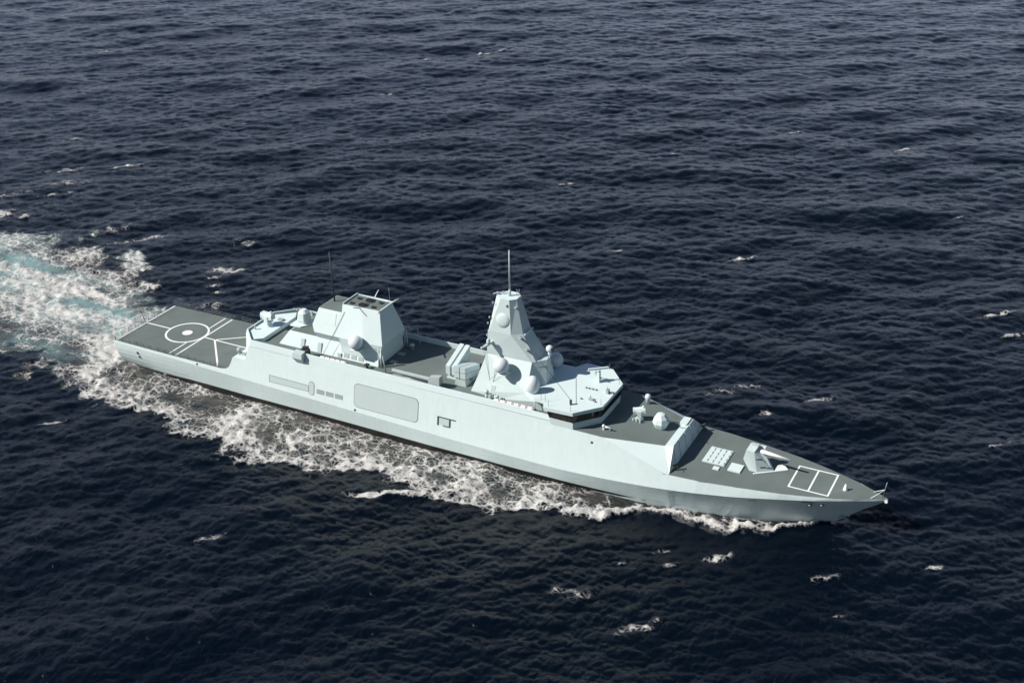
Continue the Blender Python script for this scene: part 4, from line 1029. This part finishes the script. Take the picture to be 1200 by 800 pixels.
for s_ in (-1, 1):
    ft = MB()
    x, y = 130.3, s_ * 7.5
    ft.tube((x - .3, y - .25, 8.2), (x, y, 9.3), 0.07, 0.06, 6); ft.tube((x + .35, y + .1, 8.2), (x, y, 9.3), 0.07, 0.06, 6); ft.box((x - 0.1, y, 9.5), (0.9, 0.4, 0.4), rz=0.6, ry=-0.4); ft.tube((x + 0.2, y - 0.2, 9.5), (x + 0.9, y - 0.5, 8.9), 0.05, 0.05, 6)
    link('machine_gun_mount', ft, 'dark', ship)
gun_turret(124.4, 0.2, 11.5, 0.92, R(2))
# missile launcher on the raised deck
ram_launcher(120.1, 0.5, 12.0, R(20), R(8), sc=0.78)
gc = MB()
for k in range(5): gc.box((119.2 + 0.35 * k, -0.6 + (k % 2) * 0.25, 12.2), (0.25, 0.3, 0.5 + 0.2 * (k % 3)))
link('launcher_gear', gc, 'grey', ship)
eb = MB().lathe((119.3, 6.5, 12.0), [(0.42, 0.0), (0.42, 0.9), (0.55, 1.1), (0.58, 1.5), (0.45, 1.85), (0.15, 2.0), (0.02, 2.02)], 20)
link('decoy_dome', eb, 'radome', ship)
cl = MB().box((115.8, -6.35, 12.5), (0.35, 0.35, 0.7)).tube((115.8, -6.35, 13.0), (117.4, -6.2, 12.75), 0.2, 0.14, 8).sphere((115.8, -6.35, 13.05), 0.32, 10, 8).tube((117.0, -6.2, 12.3), (117.0, -6.2, 12.8), 0.1)
link('water_cannon', cl, 'radome', ship)

# ---------------- foredeck
fo = deck_outline(128.6, 165.9, 8.2, 0.0, 1.3)
fdk = link('foredeck', MB().slab([(x, y, 8.205) for x, y, z in fo], 0.1), 'deck', ship, 'grey pointed foredeck with white rectangle')
ZF = 8.225
rl = [((149.6, -3.62), (156.8, -3.62)), ((149.6, 3.62), (156.8, 3.62)), ((149.75, -3.46), (149.75, 3.46)), ((156.65, -3.46), (156.65, 3.46)), ((153.2, -3.46), (153.2, 3.46))]
mk = MB()
for a, b_ in rl: stripe(a, b_, 0.3, ZF, mk)
link('deck_rectangle_marking', mk, 'white', fdk)
vl = link('vertical_launch_block', MB().box((135.6, 0.15, 8.29), (4.2, 5.5, 0.18)), 'grey', ship)
lids = None
for i in range(4):
    for j in range(4):
        x = 134.05 + i * 1.03; y = 0.15 - 2.03 + j * 1.35
        if lids is None: lids = link('cell_lid', MB().box((x, y, 8.395), (0.97, 1.29, 0.05)), 'upper', vl); p0 = (x, y)
        else: copy_part(lids, (x - p0[0], y - p0[1], 0))
        lk0 = MB().box((x + 0.36, y, 8.432), (0.1, 0.8, 0.03))
        link('lid_hinge', lk0, 'dark', vl)
link('deck_hatch', MB().box((136.6, -3.75, 8.3), (1.1, 0.95, 0.2)), 'upper', ship)
link('deck_hatch', MB().box((139.75, -2.2, 8.33), (2.3, 2.55, 0.26)), 'upper', ship)
# main gun
g = MB()
gp = dict(A=(142.1, 1.85, 8.25), B=(143.5, 1.85, 8.25), C=(146.0, 0.25, 8.25), D=(144.7, 0.25, 10.7), E=(142.9, 0.5, 12.1), F=(142.6, 1.3, 11.85), G=(141.15, 1.3, 12.0), H=(140.7, 1.25, 10.0), I=(143.0, 0.5, 12.7), J=(141.7, 0.5, 12.75))
for s_ in (-1, 1):
    for fc in ('ABFGH', 'BCDEF', 'FIJG', 'FEI'):
        g.add([mv(gp[c], s_) for c in fc], [tuple(range(len(fc)))])
for e in ('CD', 'DE', 'EI', 'IJ', 'JG', 'GH', 'HA', 'AB', 'BC'):
    p, q = gp[e[0]], gp[e[1]]
    g.add([mv(p, -1), mv(p, 1), mv(q, 1), mv(q, -1)], [(0, 1, 2, 3)])
gun = link('main_gun', g, 'grey', ship, 'faceted grey gun turret with long white barrel')
for s_ in (-1, 1):
    for u0, u1, t in ((0.08, 0.5, 0.72), (0.25, 0.6, 0.28), (0.68, 0.95, 0.26)):
        B_, C_, D_, F_ = (Vector(mv(gp[c], s_)) for c in 'BCDF')
        q0 = (B_ + (C_ - B_) * u0) * (1 - t) + (F_ + (D_ - F_) * u0) * t; q1 = (B_ + (C_ - B_) * u1) * (1 - t) + (F_ + (D_ - F_) * u1) * t
        nrm = (C_ - B_).cross(Vector((0, 0, 1))).normalized() * (1 if s_ < 0 else -1)
        link('gun_slit', MB().box((q0 + q1) / 2 + nrm * 0.05, ((q1 - q0).length, 0.12, 0.09), rz=math.atan2((q1 - q0).y, (q1 - q0).x)), 'dark', gun)
link('gun_barrel', MB().tube((142.9, 0.0, 11.7), (149.0, 0.0, 11.2), 0.38, 0.19, 14), 'white', gun)
link('gun_step', MB().box((143.5, 1.0, 11.9), (1.1, 0.7, 0.4)), 'upper', gun)
link('gun_base_ring', MB().lathe((143.7, 0, 8.2), [(1.9, 0), (1.9, 0.12), (1.6, 0.12)], 32), 'midgrey', gun)
link('deflector_strip', MB().loft([[(143.2, -2.7, 8.22), (148.2, 1.05, 8.22), (148.0, 1.3, 8.22), (143.0, -2.45, 8.22)], [(143.2, -2.7, 8.36), (148.2, 1.05, 8.36), (148.0, 1.3, 8.36), (143.0, -2.45, 8.36)]]), 'upper', gun)
link('spray_deflector', MB().loft([[(146.3, -0.25, 8.25), (148.3, 1.25, 8.25), (147.1, 2.0, 8.25), (146.0, 1.2, 8.25)], [(146.35, -0.2, 8.4), (148.3, 1.3, 8.4), (147.2, 1.8, 8.95), (146.5, 1.1, 8.95)]]), 'white', gun)
cn = MB().lathe((158.9, -0.5, 8.2), [(0.42, 0), (0.4, 0.15), (0.12, 1.2), (0.02, 1.25)], 14)
link('capstan_cone', cn, 'white', ship)
jk = MB().tube((165.2, 0, 8.2), (165.6, 0, 11.4), 0.07, 0.05, 8)
jack = link('jackstaff', jk, 'steel', ship)
link('staff_stay', MB().tube((163.4, -1.1, 8.2), (165.45, 0, 9.9), 0.05, 0.05, 6).tube((163.4, 1.1, 8.2), (165.45, 0, 9.9), 0.05, 0.05, 6), 'white', jack)
